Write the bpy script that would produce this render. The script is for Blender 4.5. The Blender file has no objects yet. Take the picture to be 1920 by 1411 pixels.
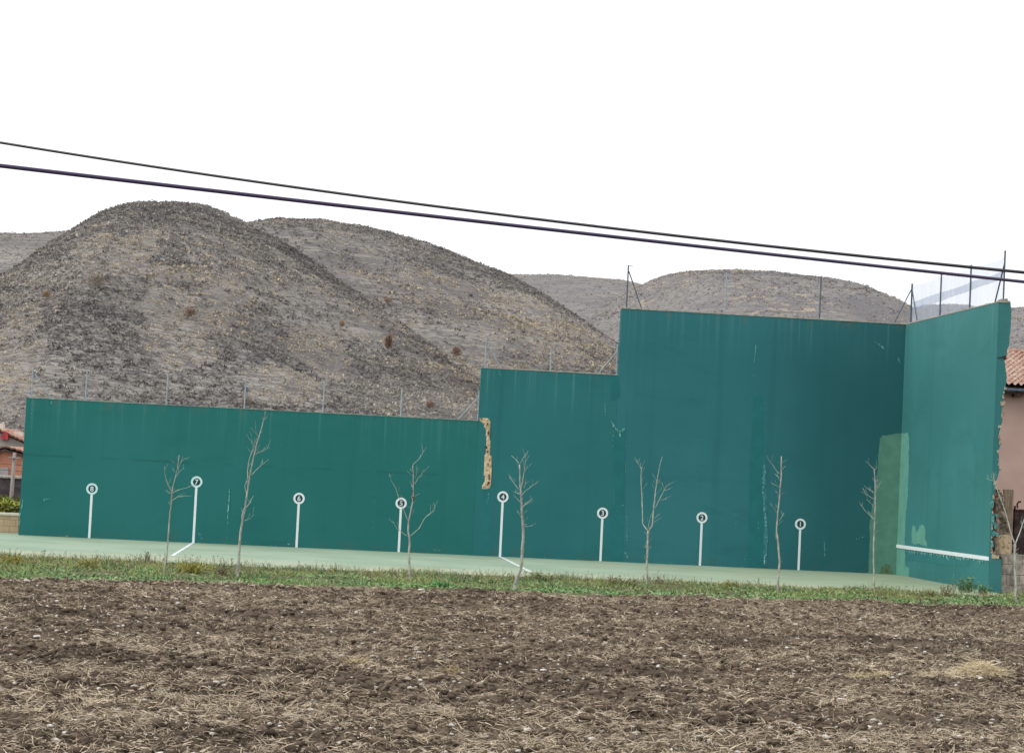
import bpy, bmesh, math, random
import numpy as np
from mathutils import Vector, Matrix, noise as mnoise
from mathutils.geometry import tessellate_polygon
R = math.radians
random.seed(7)
rng = np.random.default_rng(11)
sc = bpy.context.scene
COL = sc.collection

# ------------------------------------------------------------------ camera
CF, YAW, PIT, ROL = 3869.88, 0.0920054, 0.0482258, 0.0485955
CAM = np.array([-20.506126, -71.391781, 2.791805])
Fv = np.array([math.sin(YAW)*math.cos(PIT), math.cos(YAW)*math.cos(PIT), math.sin(PIT)])
Rv = np.array([math.cos(YAW), -math.sin(YAW), 0.0]); Uv = np.cross(Rv, Fv)
R2 = math.cos(ROL)*Rv + math.sin(ROL)*Uv
U2 = -math.sin(ROL)*Rv + math.cos(ROL)*Uv
cd = bpy.data.cameras.new('camera'); cam = bpy.data.objects.new('camera', cd); COL.objects.link(cam)
cd.sensor_width = 36; cd.sensor_fit = 'HORIZONTAL'; cd.lens = CF/1920*36; cd.clip_end = 6000; cd.clip_start = 0.5
cam.matrix_world = Matrix(((R2[0], U2[0], -Fv[0], CAM[0]), (R2[1], U2[1], -Fv[1], CAM[1]), (R2[2], U2[2], -Fv[2], CAM[2]), (0, 0, 0, 1)))
sc.camera = cam
# ------------------------------------------------------------------ overcast sky and soft sun
SUN_EL, SUN_AZ = R(42), R(-112)          # azimuth from +Y (north), clockwise positive: light from the left
w = bpy.data.worlds.new('World'); sc.world = w; w.use_nodes = True
nt = w.node_tree; nt.nodes.clear()
sky = nt.nodes.new('ShaderNodeTexSky'); sky.sky_type = 'NISHITA'; sky.sun_disc = False
sky.sun_elevation = SUN_EL; sky.sun_rotation = SUN_AZ; sky.dust_density = 6; sky.altitude = 800
hs = nt.nodes.new('ShaderNodeHueSaturation'); hs.inputs['Saturation'].default_value = 0.12
mx = nt.nodes.new('ShaderNodeMix'); mx.data_type = 'RGBA'; mx.inputs[0].default_value = 0.8
mx.inputs[7].default_value = (11.6, 11.8, 12.2, 1)      # even cloud cover
bg = nt.nodes.new('ShaderNodeBackground'); bg.inputs['Strength'].default_value = 0.1
wo = nt.nodes.new('ShaderNodeOutputWorld')
nt.links.new(sky.outputs[0], hs.inputs['Color']); nt.links.new(hs.outputs[0], mx.inputs[6])
nt.links.new(mx.outputs[2], bg.inputs[0]); nt.links.new(bg.outputs[0], wo.inputs[0])
sd = bpy.data.lights.new('sun', 'SUN'); sd.energy = 1.3; sd.angle = R(22); sd.color = (1, .965, .91)
sun = bpy.data.objects.new('sun', sd); COL.objects.link(sun)
sdir = Vector((math.sin(SUN_AZ)*math.cos(SUN_EL), math.cos(SUN_AZ)*math.cos(SUN_EL), math.sin(SUN_EL)))
sun.rotation_euler = sdir.to_track_quat('Z', 'Y').to_euler(); sun.location = (-60, -60, 60)
sc.view_settings.view_transform = 'Standard'; sc.view_settings.look = 'None'
sc.view_settings.exposure = 0.25; sc.view_settings.gamma = 1; sc.view_settings.use_curve_mapping = False
sc.cycles.max_bounces = 6; sc.cycles.transparent_max_bounces = 12

# ------------------------------------------------------------------ where a sight line meets a real plane
def ray(x, y): return Fv + R2*(x-960)/CF - U2*(y-705.5)/CF
def onz(x, y, z=0.0): d = ray(x, y); return CAM + d*(z-CAM[2])/d[2]
def ony(x, y, Y): d = ray(x, y); return CAM + d*(Y-CAM[1])/d[1]
def onx(x, y, X): d = ray(x, y); return CAM + d*(X-CAM[0])/d[0]

# ------------------------------------------------------------------ helpers
def link(o, parent=None):
    COL.objects.link(o)
    if parent is not None: o.parent = parent
    return o
def tag(o, label=None, cat=None, group=None, kind=None):
    if label: o['label'] = label
    if cat: o['category'] = cat
    if group: o['group'] = group
    if kind: o['kind'] = kind
    return o
def thing(name, label, cat, loc=(0, 0, 0), group=None):
    o = bpy.data.objects.new(name, None); o.empty_display_size = .3; o.location = loc
    link(o); return tag(o, label, cat, group)
def fast_mesh(name, V, faces, mat, parent=None, smooth=False, cols=None, col_per='vert'):
    """V (n,3); faces (m,k) array of equal-size polygons; cols (n,3) vertex colours"""
    V = np.asarray(V, np.float32); faces = np.asarray(faces, np.int32)
    off = np.zeros(3, np.float32)
    if parent is not None: off = np.array(parent.location, np.float32)
    V = V - off
    me = bpy.data.meshes.new(name); n, k = faces.shape
    me.vertices.add(len(V)); me.vertices.foreach_set('co', V.ravel())
    me.loops.add(n*k); me.loops.foreach_set('vertex_index', faces.ravel())
    me.polygons.add(n); me.polygons.foreach_set('loop_start', np.arange(0, n*k, k, dtype=np.int32))
    me.polygons.foreach_set('loop_total', np.full(n, k, np.int32))
    if smooth: me.polygons.foreach_set('use_smooth', np.ones(n, bool))
    me.update(calc_edges=True)
    if cols is not None:
        a = me.attributes.new('tint', 'FLOAT_COLOR', 'POINT')
        c = np.ones((len(V), 4), np.float32); c[:, :3] = cols
        a.data.foreach_set('color', c.ravel())
    me.materials.append(mat)
    return link(bpy.data.objects.new(name, me), parent)
class MB:
    """collects shapes into one mesh (world coordinates)"""
    def __init__(s): s.v = []; s.f = []
    def add(s, vs, fs):
        b = len(s.v); s.v += [tuple(map(float, v)) for v in vs]; s.f += [tuple(b+i for i in f) for f in fs]
    def box(s, x0, x1, y0, y1, z0, z1):
        s.add([(x0, y0, z0), (x1, y0, z0), (x1, y1, z0), (x0, y1, z0), (x0, y0, z1), (x1, y0, z1), (x1, y1, z1), (x0, y1, z1)],
              [(0, 3, 2, 1), (4, 5, 6, 7), (0, 1, 5, 4), (1, 2, 6, 5), (2, 3, 7, 6), (3, 0, 4, 7)])
    def tube(s, pts, rad, n=8, cap=True):
        pts = [Vector(p) for p in pts]
        if not hasattr(rad, '__len__'): rad = [rad]*len(pts)
        rings = []; ref = Vector((0, 1, 0.01))
        for i, p in enumerate(pts):
            d = (pts[min(i+1, len(pts)-1)]-pts[max(i-1, 0)]).normalized()
            a = d.cross(ref)
            if a.length < .05: a = d.cross(Vector((1, 0, 0)))
            a.normalize(); b = d.cross(a)
            rings.append([p+(a*math.cos(t)+b*math.sin(t))*rad[i] for t in [2*math.pi*j/n for j in range(n)]])
        vs = [v for r in rings for v in r]; fs = []
        for i in range(len(rings)-1):
            for j in range(n):
                fs.append((i*n+j, i*n+(j+1) % n, (i+1)*n+(j+1) % n, (i+1)*n+j))
        if cap: fs += [tuple(range(n))[::-1], tuple((len(rings)-1)*n+j for j in range(n))]
        s.add(vs, fs)
    def prism(s, poly, axis, a, b):
        """poly: 2D points; axis 'y' -> (x,z) extruded over y a..b ; 'x' -> (y,z) ; 'z' -> (x,y)"""
        def P(p, t): return {'y': (p[0], t, p[1]), 'x': (t, p[0], p[1]), 'z': (p[0], p[1], t)}[axis]
        n = len(poly)
        tris = tessellate_polygon([[Vector((p[0], p[1], 0)) for p in poly]])
        vs = [P(p, a) for p in poly]+[P(p, b) for p in poly]
        fs = [tuple(t) for t in tris]+[tuple(n+i for i in t)[::-1] for t in tris]
        fs += [(i, (i+1) % n, n+(i+1) % n, n+i) for i in range(n)]
        s.add(vs, fs)
    def sheet(s, poly3):
        """flat polygon in space given as 3D points"""
        p = [Vector(q) for q in poly3]
        tris = tessellate_polygon([p]); s.add(p, [tuple(t) for t in tris])
    def build(s, name, mat, parent=None, smooth=False, bevel=0, recalc=True):
        off = Vector(parent.location) if parent is not None else Vector((0, 0, 0))
        if parent is not None and parent.parent is not None: off = off + Vector(parent.parent.location)
        me = bpy.data.meshes.new(name); me.from_pydata([Vector(v)-off for v in s.v], [], s.f); me.update()
        if recalc:
            bm = bmesh.new(); bm.from_mesh(me); bmesh.ops.recalc_face_normals(bm, faces=bm.faces)
            if bevel: bmesh.ops.bevel(bm, geom=bm.edges, offset=bevel, segments=1, affect='EDGES')
            bm.to_mesh(me); bm.free()
        if smooth:
            me.polygons.foreach_set('use_smooth', np.ones(len(me.polygons), bool))
        me.materials.append(mat)
        return link(bpy.data.objects.new(name, me), parent)
_tab = {}
def vn(x, y, seed=0):
    """smooth value noise in -1..1"""
    if seed not in _tab: _tab[seed] = np.random.default_rng(1000+seed).uniform(-1, 1, (256, 256))
    t = _tab[seed]
    xi = np.floor(x).astype(int); yi = np.floor(y).astype(int); fx = x-xi; fy = y-yi
    fx = fx*fx*(3-2*fx); fy = fy*fy*(3-2*fy)
    a = t[xi & 255, yi & 255]; b = t[(xi+1) & 255, yi & 255]; c = t[xi & 255, (yi+1) & 255]; d = t[(xi+1) & 255, (yi+1) & 255]
    return (a*(1-fx)+b*fx)*(1-fy)+(c*(1-fx)+d*fx)*fy
def fbm(x, y, seed=0, oct=4, g=.5):
    s = 0; a = 1; t = 0
    for i in range(oct):
        s = s+a*vn(x*2**i+17.3*i, y*2**i+5.1*i, seed+i); t += a; a *= g
    return s/t
def grid(x0, x1, y0, y1, sx, sy):
    xs = np.arange(x0, x1+sx/2, sx); ys = np.arange(y0, y1+sy/2, sy)
    X, Y = np.meshgrid(xs, ys); ny, nx = X.shape
    i = np.arange(ny*nx).reshape(ny, nx)
    F = np.stack([i[:-1, :-1], i[:-1, 1:], i[1:, 1:], i[1:, :-1]], -1).reshape(-1, 4)
    return X, Y, F

# ------------------------------------------------------------------ materials
def mat(name, build, rough=.9, spec=.2):
    m = bpy.data.materials.new(name); m.use_nodes = True; t = m.node_tree
    b = t.nodes['Principled BSDF']; b.inputs['Roughness'].default_value = rough; b.inputs['Specular IOR Level'].default_value = spec
    K = Kit(t, b); r = build(K)
    if r is not None: K.put(b.inputs['Base Color'], r)
    return m
class Kit:
    def __init__(s, t, b): s.t = t; s.b = b
    def put(s, inp, v):
        if isinstance(v, bpy.types.NodeSocket): s.t.links.new(v, inp)
        elif isinstance(v, (tuple, list)): inp.default_value = (*v, 1) if len(v) == 3 and len(inp.default_value) == 4 else v
        else: inp.default_value = v
    def co(s, scale=(1, 1, 1), kind='Object'):
        c = s.t.nodes.new('ShaderNodeTexCoord'); m = s.t.nodes.new('ShaderNodeMapping'); m.inputs['Scale'].default_value = scale
        s.t.links.new(c.outputs[kind], m.inputs[0]); return m.outputs[0]
    def noise(s, scale, det=4, rough=.55, stretch=(1, 1, 1), dist=0):
        n = s.t.nodes.new('ShaderNodeTexNoise'); n.inputs['Scale'].default_value = scale; n.inputs['Detail'].default_value = det
        n.inputs['Roughness'].default_value = rough; n.inputs['Distortion'].default_value = dist
        s.t.links.new(s.co(stretch), n.inputs['Vector']); return n.outputs[0]
    def voro(s, scale, stretch=(1, 1, 1), out='Distance', feat='F1'):
        n = s.t.nodes.new('ShaderNodeTexVoronoi'); n.inputs['Scale'].default_value = scale; n.feature = feat
        s.t.links.new(s.co(stretch), n.inputs['Vector']); return n.outputs[out]
    def ramp(s, v, a, b, lo=0.0, hi=1.0):
        n = s.t.nodes.new('ShaderNodeMapRange'); n.inputs[1].default_value = a; n.inputs[2].default_value = b
        n.inputs[3].default_value = lo; n.inputs[4].default_value = hi; n.interpolation_type = 'SMOOTHSTEP'
        s.put(n.inputs[0], v); return n.outputs[0]
    def mix(s, f, a, b, mode='MIX'):
        n = s.t.nodes.new('ShaderNodeMix'); n.data_type = 'RGBA'; n.blend_type = mode
        s.put(n.inputs[0], f); s.put(n.inputs[6], a); s.put(n.inputs[7], b); return n.outputs[2]
    def math(s, op, a, b=0.0):
        n = s.t.nodes.new('ShaderNodeMath'); n.operation = op; s.put(n.inputs[0], a); s.put(n.inputs[1], b); return n.outputs[0]
    def attr(s, name='tint'):
        n = s.t.nodes.new('ShaderNodeAttribute'); n.attribute_name = name; return n.outputs['Color']
    def bump(s, h, strength=.5, dist=.02):
        n = s.t.nodes.new('ShaderNodeBump'); n.inputs['Strength'].default_value = strength; n.inputs['Distance'].default_value = dist
        s.put(n.inputs['Height'], h); s.t.links.new(n.outputs[0], s.b.inputs['Normal'])
    def sep(s):
        n = s.t.nodes.new('ShaderNodeSeparateXYZ'); s.t.links.new(s.co(), n.inputs[0]); return n.outputs

HL_, HM_, HT_ = 4.647, 6.49, 8.827
def paint(base, light, dark, pale=(.16, .36, .33), corner_shade=None, top=8.8, joint=None):
    def f(K):
        c = K.mix(K.ramp(K.noise(.22, 3), .35, .7), base, light)
        c = K.mix(K.ramp(K.noise(1.0, 5, .65, (2.2, 2.2, .05)), .5, .8, 0, .55), c, dark)      # vertical rain streaks
        c = K.mix(K.ramp(K.noise(1.0, 4, .6, (5.5, 5.5, .12)), .55, .85, 0, .3), c, light)
        c = K.mix(K.ramp(K.noise(26, 3, .6), .35, .75, 0, .16), c, dark)
        c = K.mix(K.ramp(K.noise(1.6, 4, .7), .62, .8, 0, .22), c, light)
        if corner_shade:      # corner shade painted into the colour, deepening toward the front wall
            c = K.mix(K.ramp(K.math('ADD', K.sep()[0], K.math('MULTIPLY', K.noise(.5, 4), 2.2)), corner_shade[0]+15, corner_shade[0]+19.2, 0, 1), c, K.mix(1.0, c, (corner_shade[1], corner_shade[1]*1.0, corner_shade[1]*1.0), 'MULTIPLY'))
        run = K.math('MULTIPLY', K.ramp(K.sep()[2], top-1.9, top-.1), K.ramp(K.noise(1.0, 4, .65, (7, 7, .06)), .52, .72))
        c = K.mix(K.math('MULTIPLY', run, .24), c, pale)
        run = K.math('MULTIPLY', K.ramp(K.sep()[2], top-.5, top), K.ramp(K.noise(1.0, 4, .65, (3, 3, .5)), .5, .7))
        c = K.mix(K.math('MULTIPLY', run, .45), c, (.10, .13, .08))
        foot = K.math('MULTIPLY', K.ramp(K.sep()[2], .45, .0), K.ramp(K.noise(2.2, 5, .7), .45, .65))
        c = K.mix(K.math('MULTIPLY', foot, .40), c, (.06, .11, .09))
        c = K.mix(K.math('MULTIPLY', K.ramp(K.noise(1.0, 6, .75, (.35, .35, .9)), .50, .68), .35), c, dark)
        if joint:
            ln = K.math('MULTIPLY', K.ramp(K.math('ABSOLUTE', K.math('SUBTRACT', K.sep()[2], joint)), .012, .045, 1, 0), K.ramp(K.noise(.5, 3), .45, .55))
            c = K.mix(K.math('MULTIPLY', ln, .5), c, (.008, .08, .08))
        spots = K.math('MULTIPLY', K.ramp(K.voro(3.1), .0, .05, 1, 0), K.ramp(K.noise(.7, 2), .58, .66))
        c = K.mix(spots, c, pale)
        K.bump(K.noise(42, 4, .6), .25, .01)
        return c
    return f
PAINT_L = mat('green court paint', paint((.0115, .131, .124), (.0165, .146, .141), (.009, .108, .104), top=HL_, joint=2.72), .75, .25)
PAINT_M = mat('blue green court paint', paint((.0165, .133, .138), (.022, .150, .158), (.012, .106, .113), top=HM_), .75, .25)
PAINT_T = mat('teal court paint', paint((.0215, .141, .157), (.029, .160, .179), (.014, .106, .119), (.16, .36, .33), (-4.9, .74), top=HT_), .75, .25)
PAINT_F = mat('front wall paint', paint((.034, .166, .166), (.046, .198, .200), (.022, .128, .130), top=HT_), .75, .25)
SAGE = mat('sage undercoat', lambda K: K.mix(K.ramp(K.noise(2.2, 5), .3, .7), (.082, .215, .165), (.115, .255, .20)), .9)
SAGE2 = mat('pale sage undercoat', lambda K: K.mix(K.ramp(K.noise(2.2, 5), .3, .7), (.105, .29, .232), (.13, .335, .27)), .9)
FLAKE = mat('pale flaked paint', lambda K: K.mix(K.ramp(K.noise(9, 5, .7), .42, .6), (.05, .22, .21), (.16, .42, .39)), .9)
DARKP = mat('dark repair paint', lambda K: K.mix(K.ramp(K.noise(2, 4), .3, .7), (.0155, .125, .132), (.0185, .142, .150)), .8)
DAMPF = mat('damp front wall paint', lambda K: K.mix(K.ramp(K.noise(3, 4), .3, .7), (.031, .162, .166), (.037, .182, .187)), .8)
DARKS = mat('dark damp paint', lambda K: K.mix(K.ramp(K.noise(2, 4), .3, .7), (.0165, .132, .140), (.0200, .150, .160)), .8)
WHITE = mat('white line paint', lambda K: K.mix(K.ramp(K.noise(14, 4, .7), .55, .75), (.70, .75, .76), (.46, .60, .60)), .7)
RINGW = mat('bluish white paint', lambda K: K.mix(K.ramp(K.noise(12, 4, .7), .4, .7), (.60, .76, .76), (.34, .58, .58)), .7)
DISC = mat('dark disc paint', lambda K: K.mix(K.ramp(K.noise(9, 3), .4, .7), (.012, .045, .055), (.02, .075, .08)), .8)
def fcourt(K):
    c = K.mix(K.ramp(K.noise(.35, 4), .35, .65), (.245, .335, .245), (.305, .395, .295))
    c = K.mix(K.ramp(K.noise(1.0, 5, .6, (.22, 1.5, 1)), .48, .72, 0, .75), c, (.37, .42, .29))
    c = K.mix(K.ramp(K.noise(1.0, 4, .6, (.5, 3.5, 1)), .58, .75, 0, .7), c, (.22, .31, .22))
    s = K.sep()
    c = K.mix(K.ramp(s[0], -16, 0, 0, .55), c, (.30, .345, .215))
    edge = K.math('MULTIPLY', K.ramp(s[1], -1.6, -.05, 0, 1), K.ramp(K.noise(.8, 4), .3, .6))
    c = K.mix(K.math('MULTIPLY', edge, .7), c, (.19, .26, .17))
    e2 = K.math('MULTIPLY', K.ramp(s[1], -9.5, -12.5, 0, 1), K.ramp(K.noise(.6, 4), .3, .6))
    c = K.mix(K.math('MULTIPLY', e2, .8), c, (.42, .42, .30))
    c = K.mix(K.ramp(K.noise(7, 4, .7), .62, .74, 0, .5), c, (.16, .2, .14))
    K.bump(K.noise(20, 4), .2, .01); return c
COURT = mat('worn court floor', fcourt, .85)
CONC = mat('weathered concrete', lambda K: K.mix(K.ramp(K.noise(6, 6, .7), .35, .7), (.24, .22, .19), (.42, .40, .35)), .95)
CONCG = mat('mossy concrete edge', lambda K: K.mix(K.ramp(K.noise(6, 6, .7), .4, .65), (.16, .24, .20), (.34, .38, .33)), .95)
POLE = mat('grey old timber', lambda K: K.mix(K.ramp(K.noise(6, 5, .7, (6, 6, .5)), .35, .65), (.20, .18, .16), (.34, .31, .28)), .9)
STEEL = mat('galvanised steel', lambda K: K.mix(K.ramp(K.noise(8, 3), .3, .7), (.20, .25, .29), (.30, .35, .40)), .55, .5)
STEELD = mat('dull dark steel', lambda K: K.mix(K.ramp(K.noise(8, 3), .3, .7), (.05, .07, .10), (.09, .12, .15)), .6, .4)
BARK = mat('pale young bark', lambda K: K.mix(K.ramp(K.noise(14, 5, .7, (1, 1, .35)), .38, .62), (.23, .225, .195), (.44, .445, .385)), .9)
TWIG = mat('pale twig bark', lambda K: K.mix(K.ramp(K.noise(9, 4, .7), .35, .65), (.33, .35, .29), (.47, .51, .43)), .9)
def fsoil(K):
    c = K.mix(K.ramp(K.noise(9, 6, .7), .35, .68), (.046, .034, .026), (.150, .115, .082))
    c = K.mix(K.ramp(K.noise(.5, 4, .6, (.5, 1.2, 1)), .42, .6, 0, .7), c, (.235, .188, .138))
    c = K.mix(K.ramp(K.noise(1.0, 5, .65, (26, 60, 20)), .55, .66, 0, .75), c, (.34, .27, .19))
    K.bump(K.noise(30, 6, .75), 1.0, .05); return c
SOIL = mat('ploughed soil', fsoil, .98, .05)
CLOD = mat('soil clods', lambda K: K.mix(K.ramp(K.noise(22, 5, .7), .35, .65), K.attr(), (.10, .075, .056)), .98, .05)
TINT = mat('tinted dry stalks', lambda K: K.attr(), .85, .15)
def ftr(K):
    K.b.inputs['Subsurface Weight'].default_value = 0
    return K.attr()
GRASSM = mat('grass blades', ftr, .7, .25)
STONE = mat('chalky stone', lambda K: K.mix(K.ramp(K.noise(30, 4), .35, .65), K.attr(), (.45, .42, .37)), .9)
PEB = mat('white limestone', lambda K: K.mix(K.ramp(K.noise(20, 4), .35, .65), (.78, .76, .72), (.5, .47, .42)), .85)
TURF = mat('grass and earth', lambda K: K.mix(K.ramp(K.noise(1.6, 5, .65), .4, .62), (.075, .11, .035), (.13, .10, .06)), .95)
EARTH = mat('valley earth', lambda K: K.mix(K.ramp(K.noise(.1, 5, .65), .4, .62), (.12, .115, .07), (.16, .13, .09)), .95)
def fhill(lo, mid, hi, tan, sc_=1.0):
    def f(K):
        a = K.noise(.045*sc_, 4, .6, (.7, 1.0, 1))
        b = K.noise(1.9*sc_, 8, .82, (.6, 1.0, 2.0))
        c = K.mix(K.ramp(b, .40, .60), lo, mid)
        c = K.mix(K.ramp(K.noise(1.0, 4, .6, (.03, .03, 1.3)), .5, .64, 0, .5), c, hi)
        c = K.mix(K.ramp(K.noise(1.0, 4, .6, (.04, .04, 1.7)), .53, .62, 0, .55), c, lo)
        c = K.mix(K.math('MULTIPLY', K.ramp(K.noise(.03*sc_, 4, .6, (1, .8, 1)), .5, .62), .55), c, lo)
        c = K.mix(K.math('MULTIPLY', K.ramp(a, .42, .60), K.ramp(K.noise(1.3*sc_, 6, .8, (.5, 1.2, 2.2)), .47, .56)), c, hi)
        c = K.mix(K.math('MULTIPLY', K.ramp(K.noise(.028*sc_, 3, .5), .52, .66), K.ramp(K.noise(.35*sc_, 5, .7), .5, .62)), c, tan)
        d = K.math('MULTIPLY', K.ramp(K.voro(.42*sc_, (1, 1, 1)), .22, .40, 1, 0), K.ramp(K.noise(.11*sc_, 3), .4, .55))
        c = K.mix(K.math('MULTIPLY', d, .8), c, lo)
        K.bump(b, .8, .35); return c
    return f
HILLA = mat('scrub hillside', fhill((.150, .140, .139), (.232, .216, .200), (.37, .342, .305), (.42, .355, .255)), .97, .05)
HILLB = mat('scrub hillside behind', fhill((.140, .131, .133), (.225, .210, .198), (.36, .33, .29), (.46, .38, .26), .9), .97, .05)
HILLD = mat('far scrub hillside', fhill((.165, .158, .165), (.222, .210, .205), (.285, .266, .248), (.35, .30, .235), .55), .97, .05)
SCRUB = mat('heather clumps', lambda K: K.attr(), .97, .05)
RUST = mat('rusty dark sheet', lambda K: K.mix(K.ramp(K.noise(2, 6, .7), .4, .65), (.03, .022, .025), (.10, .07, .065)), .8)
ROCK = mat('exposed rubble masonry', lambda K: (K.bump(K.noise(9, 6, .75), 1, .06), K.mix(K.ramp(K.noise(5, 6, .75), .38, .6), (.10, .085, .07), (.40, .33, .24)))[1], .95)
RUBB = mat('broken edge rubble', lambda K: (K.bump(K.noise(14, 6, .75), 1, .04), K.mix(K.ramp(K.noise(8, 6, .8), .38, .56), (.13, .10, .08), (.50, .42, .31)))[1], .95)
ADOBE = mat('tan exposed brick', lambda K: (K.bump(K.noise(14, 6, .75), 1, .04), K.mix(K.ramp(K.noise(11, 6, .8), .36, .50), (.12, .075, .05), (.62, .48, .31)))[1], .95)
DARKHOLE = mat('hole shade and dark fittings', lambda K: K.mix(K.ramp(K.noise(8, 4), .3, .7), (.02, .012, .01), (.10, .04, .03)), .95)  # shade of holes as a plain dark colour; also bracket and gate frame
WOOD = mat('weathered plank', lambda K: K.mix(K.ramp(K.noise(6, 6, .7, (6, 6, .4)), .35, .65), (.16, .12, .09), (.36, .28, .20)), .9)
OLDW = mat('low wall blocks', lambda K: K.mix(K.ramp(K.noise(3, 6, .75), .38, .62), (.17, .15, .135), (.40, .36, .30)), .95)
PINK = mat('pink render', lambda K: (K.bump(K.noise(30, 3), .2, .01), K.mix(K.ramp(K.noise(.8, 4), .3, .7), (.46, .315, .27), (.52, .365, .315)))[1], .9)
def ftile(a, b, c):
    return lambda K: K.mix(K.ramp(K.noise(6, 4, .7), .4, .7), K.mix(K.ramp(K.noise(1.3, 4, .6), .35, .65), a, b), c)
TILE = mat('clay roof tiles', ftile((.28, .15, .11), (.38, .25, .19), (.50, .40, .33)), .9)
TILE2 = mat('old red roof tiles', ftile((.33, .13, .10), (.48, .27, .20), (.58, .44, .36)), .9)
ORANGE = mat('orange brick render', lambda K: K.mix(K.ramp(K.noise(2, 4), .3, .7), (.46, .19, .12), (.54, .26, .17)), .9)
GREYW = mat('grey rendered wall', lambda K: K.mix(K.ramp(K.noise(1, 4), .3, .7), (.33, .31, .29), (.42, .39, .36)), .9)
CREAM = mat('cream render', lambda K: K.mix(K.ramp(K.noise(1, 4), .3, .7), (.62, .56, .46), (.70, .66, .58)), .9)
REDP = mat('red painted dormer', lambda K: K.mix(K.ramp(K.noise(3, 4), .3, .7), (.34, .035, .05), (.42, .07, .08)), .8)
DARKB = mat('dark shed wall', lambda K: K.mix(K.ramp(K.noise(1.2, 6, .7), .35, .65), (.045, .038, .045), (.11, .085, .09)), .95)
HEDGE = mat('hedge leaves', ftr, .7, .2)
def fblock(K):
    n = K.t.nodes.new('ShaderNodeTexBrick')
    n.inputs['Color1'].default_value = (.56, .42, .27, 1); n.inputs['Color2'].default_value = (.49, .36, .225, 1); n.inputs['Mortar'].default_value = (.30, .24, .18, 1)
    n.inputs['Scale'].default_value = 1; n.inputs['Mortar Size'].default_value = .012; n.inputs['Brick Width'].default_value = .4; n.inputs['Row Height'].default_value = .225
    s = K.sep(); cb = K.t.nodes.new('ShaderNodeCombineXYZ'); K.t.links.new(s[0], cb.inputs[0]); K.t.links.new(s[2], cb.inputs[1])
    K.t.links.new(cb.outputs[0], n.inputs['Vector']); return K.mix(K.ramp(K.noise(8, 5), .4, .7, 0, .35), n.outputs[0], (.35, .27, .19))
BLOCK = mat('tan concrete blocks', fblock, .95)
CABLE1 = mat('black cable sheath', lambda K: (.012, .012, .016), .45, .5)
CABLE2 = mat('violet black cable sheath', lambda K: (.045, .030, .085), .4, .5)
def netmat(name, dens, col):
    m = bpy.data.materials.new(name); m.use_nodes = True; t = m.node_tree; t.nodes.clear()
    o = t.nodes.new('ShaderNodeOutputMaterial'); d = t.nodes.new('ShaderNodeBsdfDiffuse'); d.inputs[0].default_value = (*col, 1)
    tl = t.nodes.new('ShaderNodeBsdfTranslucent'); tl.inputs[0].default_value = (*col, 1)
    a = t.nodes.new('ShaderNodeMixShader'); a.inputs[0].default_value = .5; t.links.new(d.outputs[0], a.inputs[1]); t.links.new(tl.outputs[0], a.inputs[2])
    tr = t.nodes.new('ShaderNodeBsdfTransparent'); mm = t.nodes.new('ShaderNodeMixShader')
    t.links.new(tr.outputs[0], mm.inputs[1]); t.links.new(a.outputs[0], mm.inputs[2])
    K = Kit(t, None); v = K.ramp(K.noise(1, 4, .6, (3, 3, .8)), .3, .7, dens*.88, min(1, dens*1.15)); t.links.new(v, mm.inputs[0])
    t.links.new(mm.outputs[0], o.inputs[0]); return m
NET = netmat('fine white netting', .42, (.57, .64, .76)); NETB = netmat('denser grey netting band', .52, (.40, .44, .60))

# ================================================================== SETTING
XL, XM, XT, HL, HM, HT, TH = -30.443, -15.0, -10.188, 4.647, 6.49, 8.827, .30
def field_edge(x): return -22.1+.27*(x+15.7)
def court_edge(x): return -13.0+.085*np.minimum(x, 0)
# base ground: valley floor out to the hills and beyond
def ground_z(x, y): return -.12-3.1*np.clip((y-12)/40, 0, 1)
X, Y, F_ = grid(-900, 900, -200, 1400, 20, 10)
Z = ground_z(X, Y)-.02
fast_mesh('ground', np.stack([X.ravel(), Y.ravel(), Z.ravel()], -1), F_, EARTH, smooth=True)['kind'] = 'structure'
# court floor slab
cb = MB(); cb.prism([(-60, 0), (-60, -18.1), (0, -13.0), (0, 0)], 'z', -.25, 0); cb.box(-60, XL, 0, 1.6, -.25, 0)
cb.build('court_floor', COURT)['kind'] = 'structure'
# floor lines belong to the painted slab
fl = MB()
for k, (ln) in ((6, 10.3), (3, 10.3)):
    x = -3.505-k*3.5097
    n = 26; L = []; Rr = []
    for i in range(n+1):
        y = -.02-ln*i/n; j = random.uniform(-.012, .012); L.append((x-.05+j, y, .004)); Rr.append((x+.05+j+random.uniform(-.01, .01), y, .004))
    fl.add(L+Rr, [(i, i+n+1, i+n+2, i+1) for i in range(n)])
fl.build('court_floor_lines', WHITE)['kind'] = 'structure'
# field: tilled soil relief
X, Y, F_ = grid(-37, 6, -56, -17.6, .045, .04)
def soil_z(X, Y):
    a = fbm(X*3.2, Y*3.2, 20, 4, .6)
    b = 1-np.abs(fbm(X*6.5+3, Y*6.5, 30, 3, .6))*2
    z = .080*a+.045*b+.07*fbm(X*.6, Y*.9, 40, 2)+.026*vn(X*15, Y*15, 50)+.02*vn(X*9, Y*11, 51)
    edge = np.clip((field_edge(X)-Y)/.8, 0, 1)
    return z*(.35+.65*edge)+.015-.10*(1-edge)
Z = soil_z(X, Y)
keep = (Y < field_edge(X)+.5)
fk = keep.ravel()[F_].all(1)
fast_mesh('ploughed_field', np.stack([X.ravel(), Y.ravel(), Z.ravel()], -1), F_[fk], SOIL, smooth=True)['kind'] = 'structure'
X, Y, F_ = grid(-260, 260, -190, -17.0, 1.0, 1.0)
m_ = (Y < field_edge(X)+1.0) & ~((X > -36.5) & (X < 5.5) & (Y > -55.5))
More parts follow.
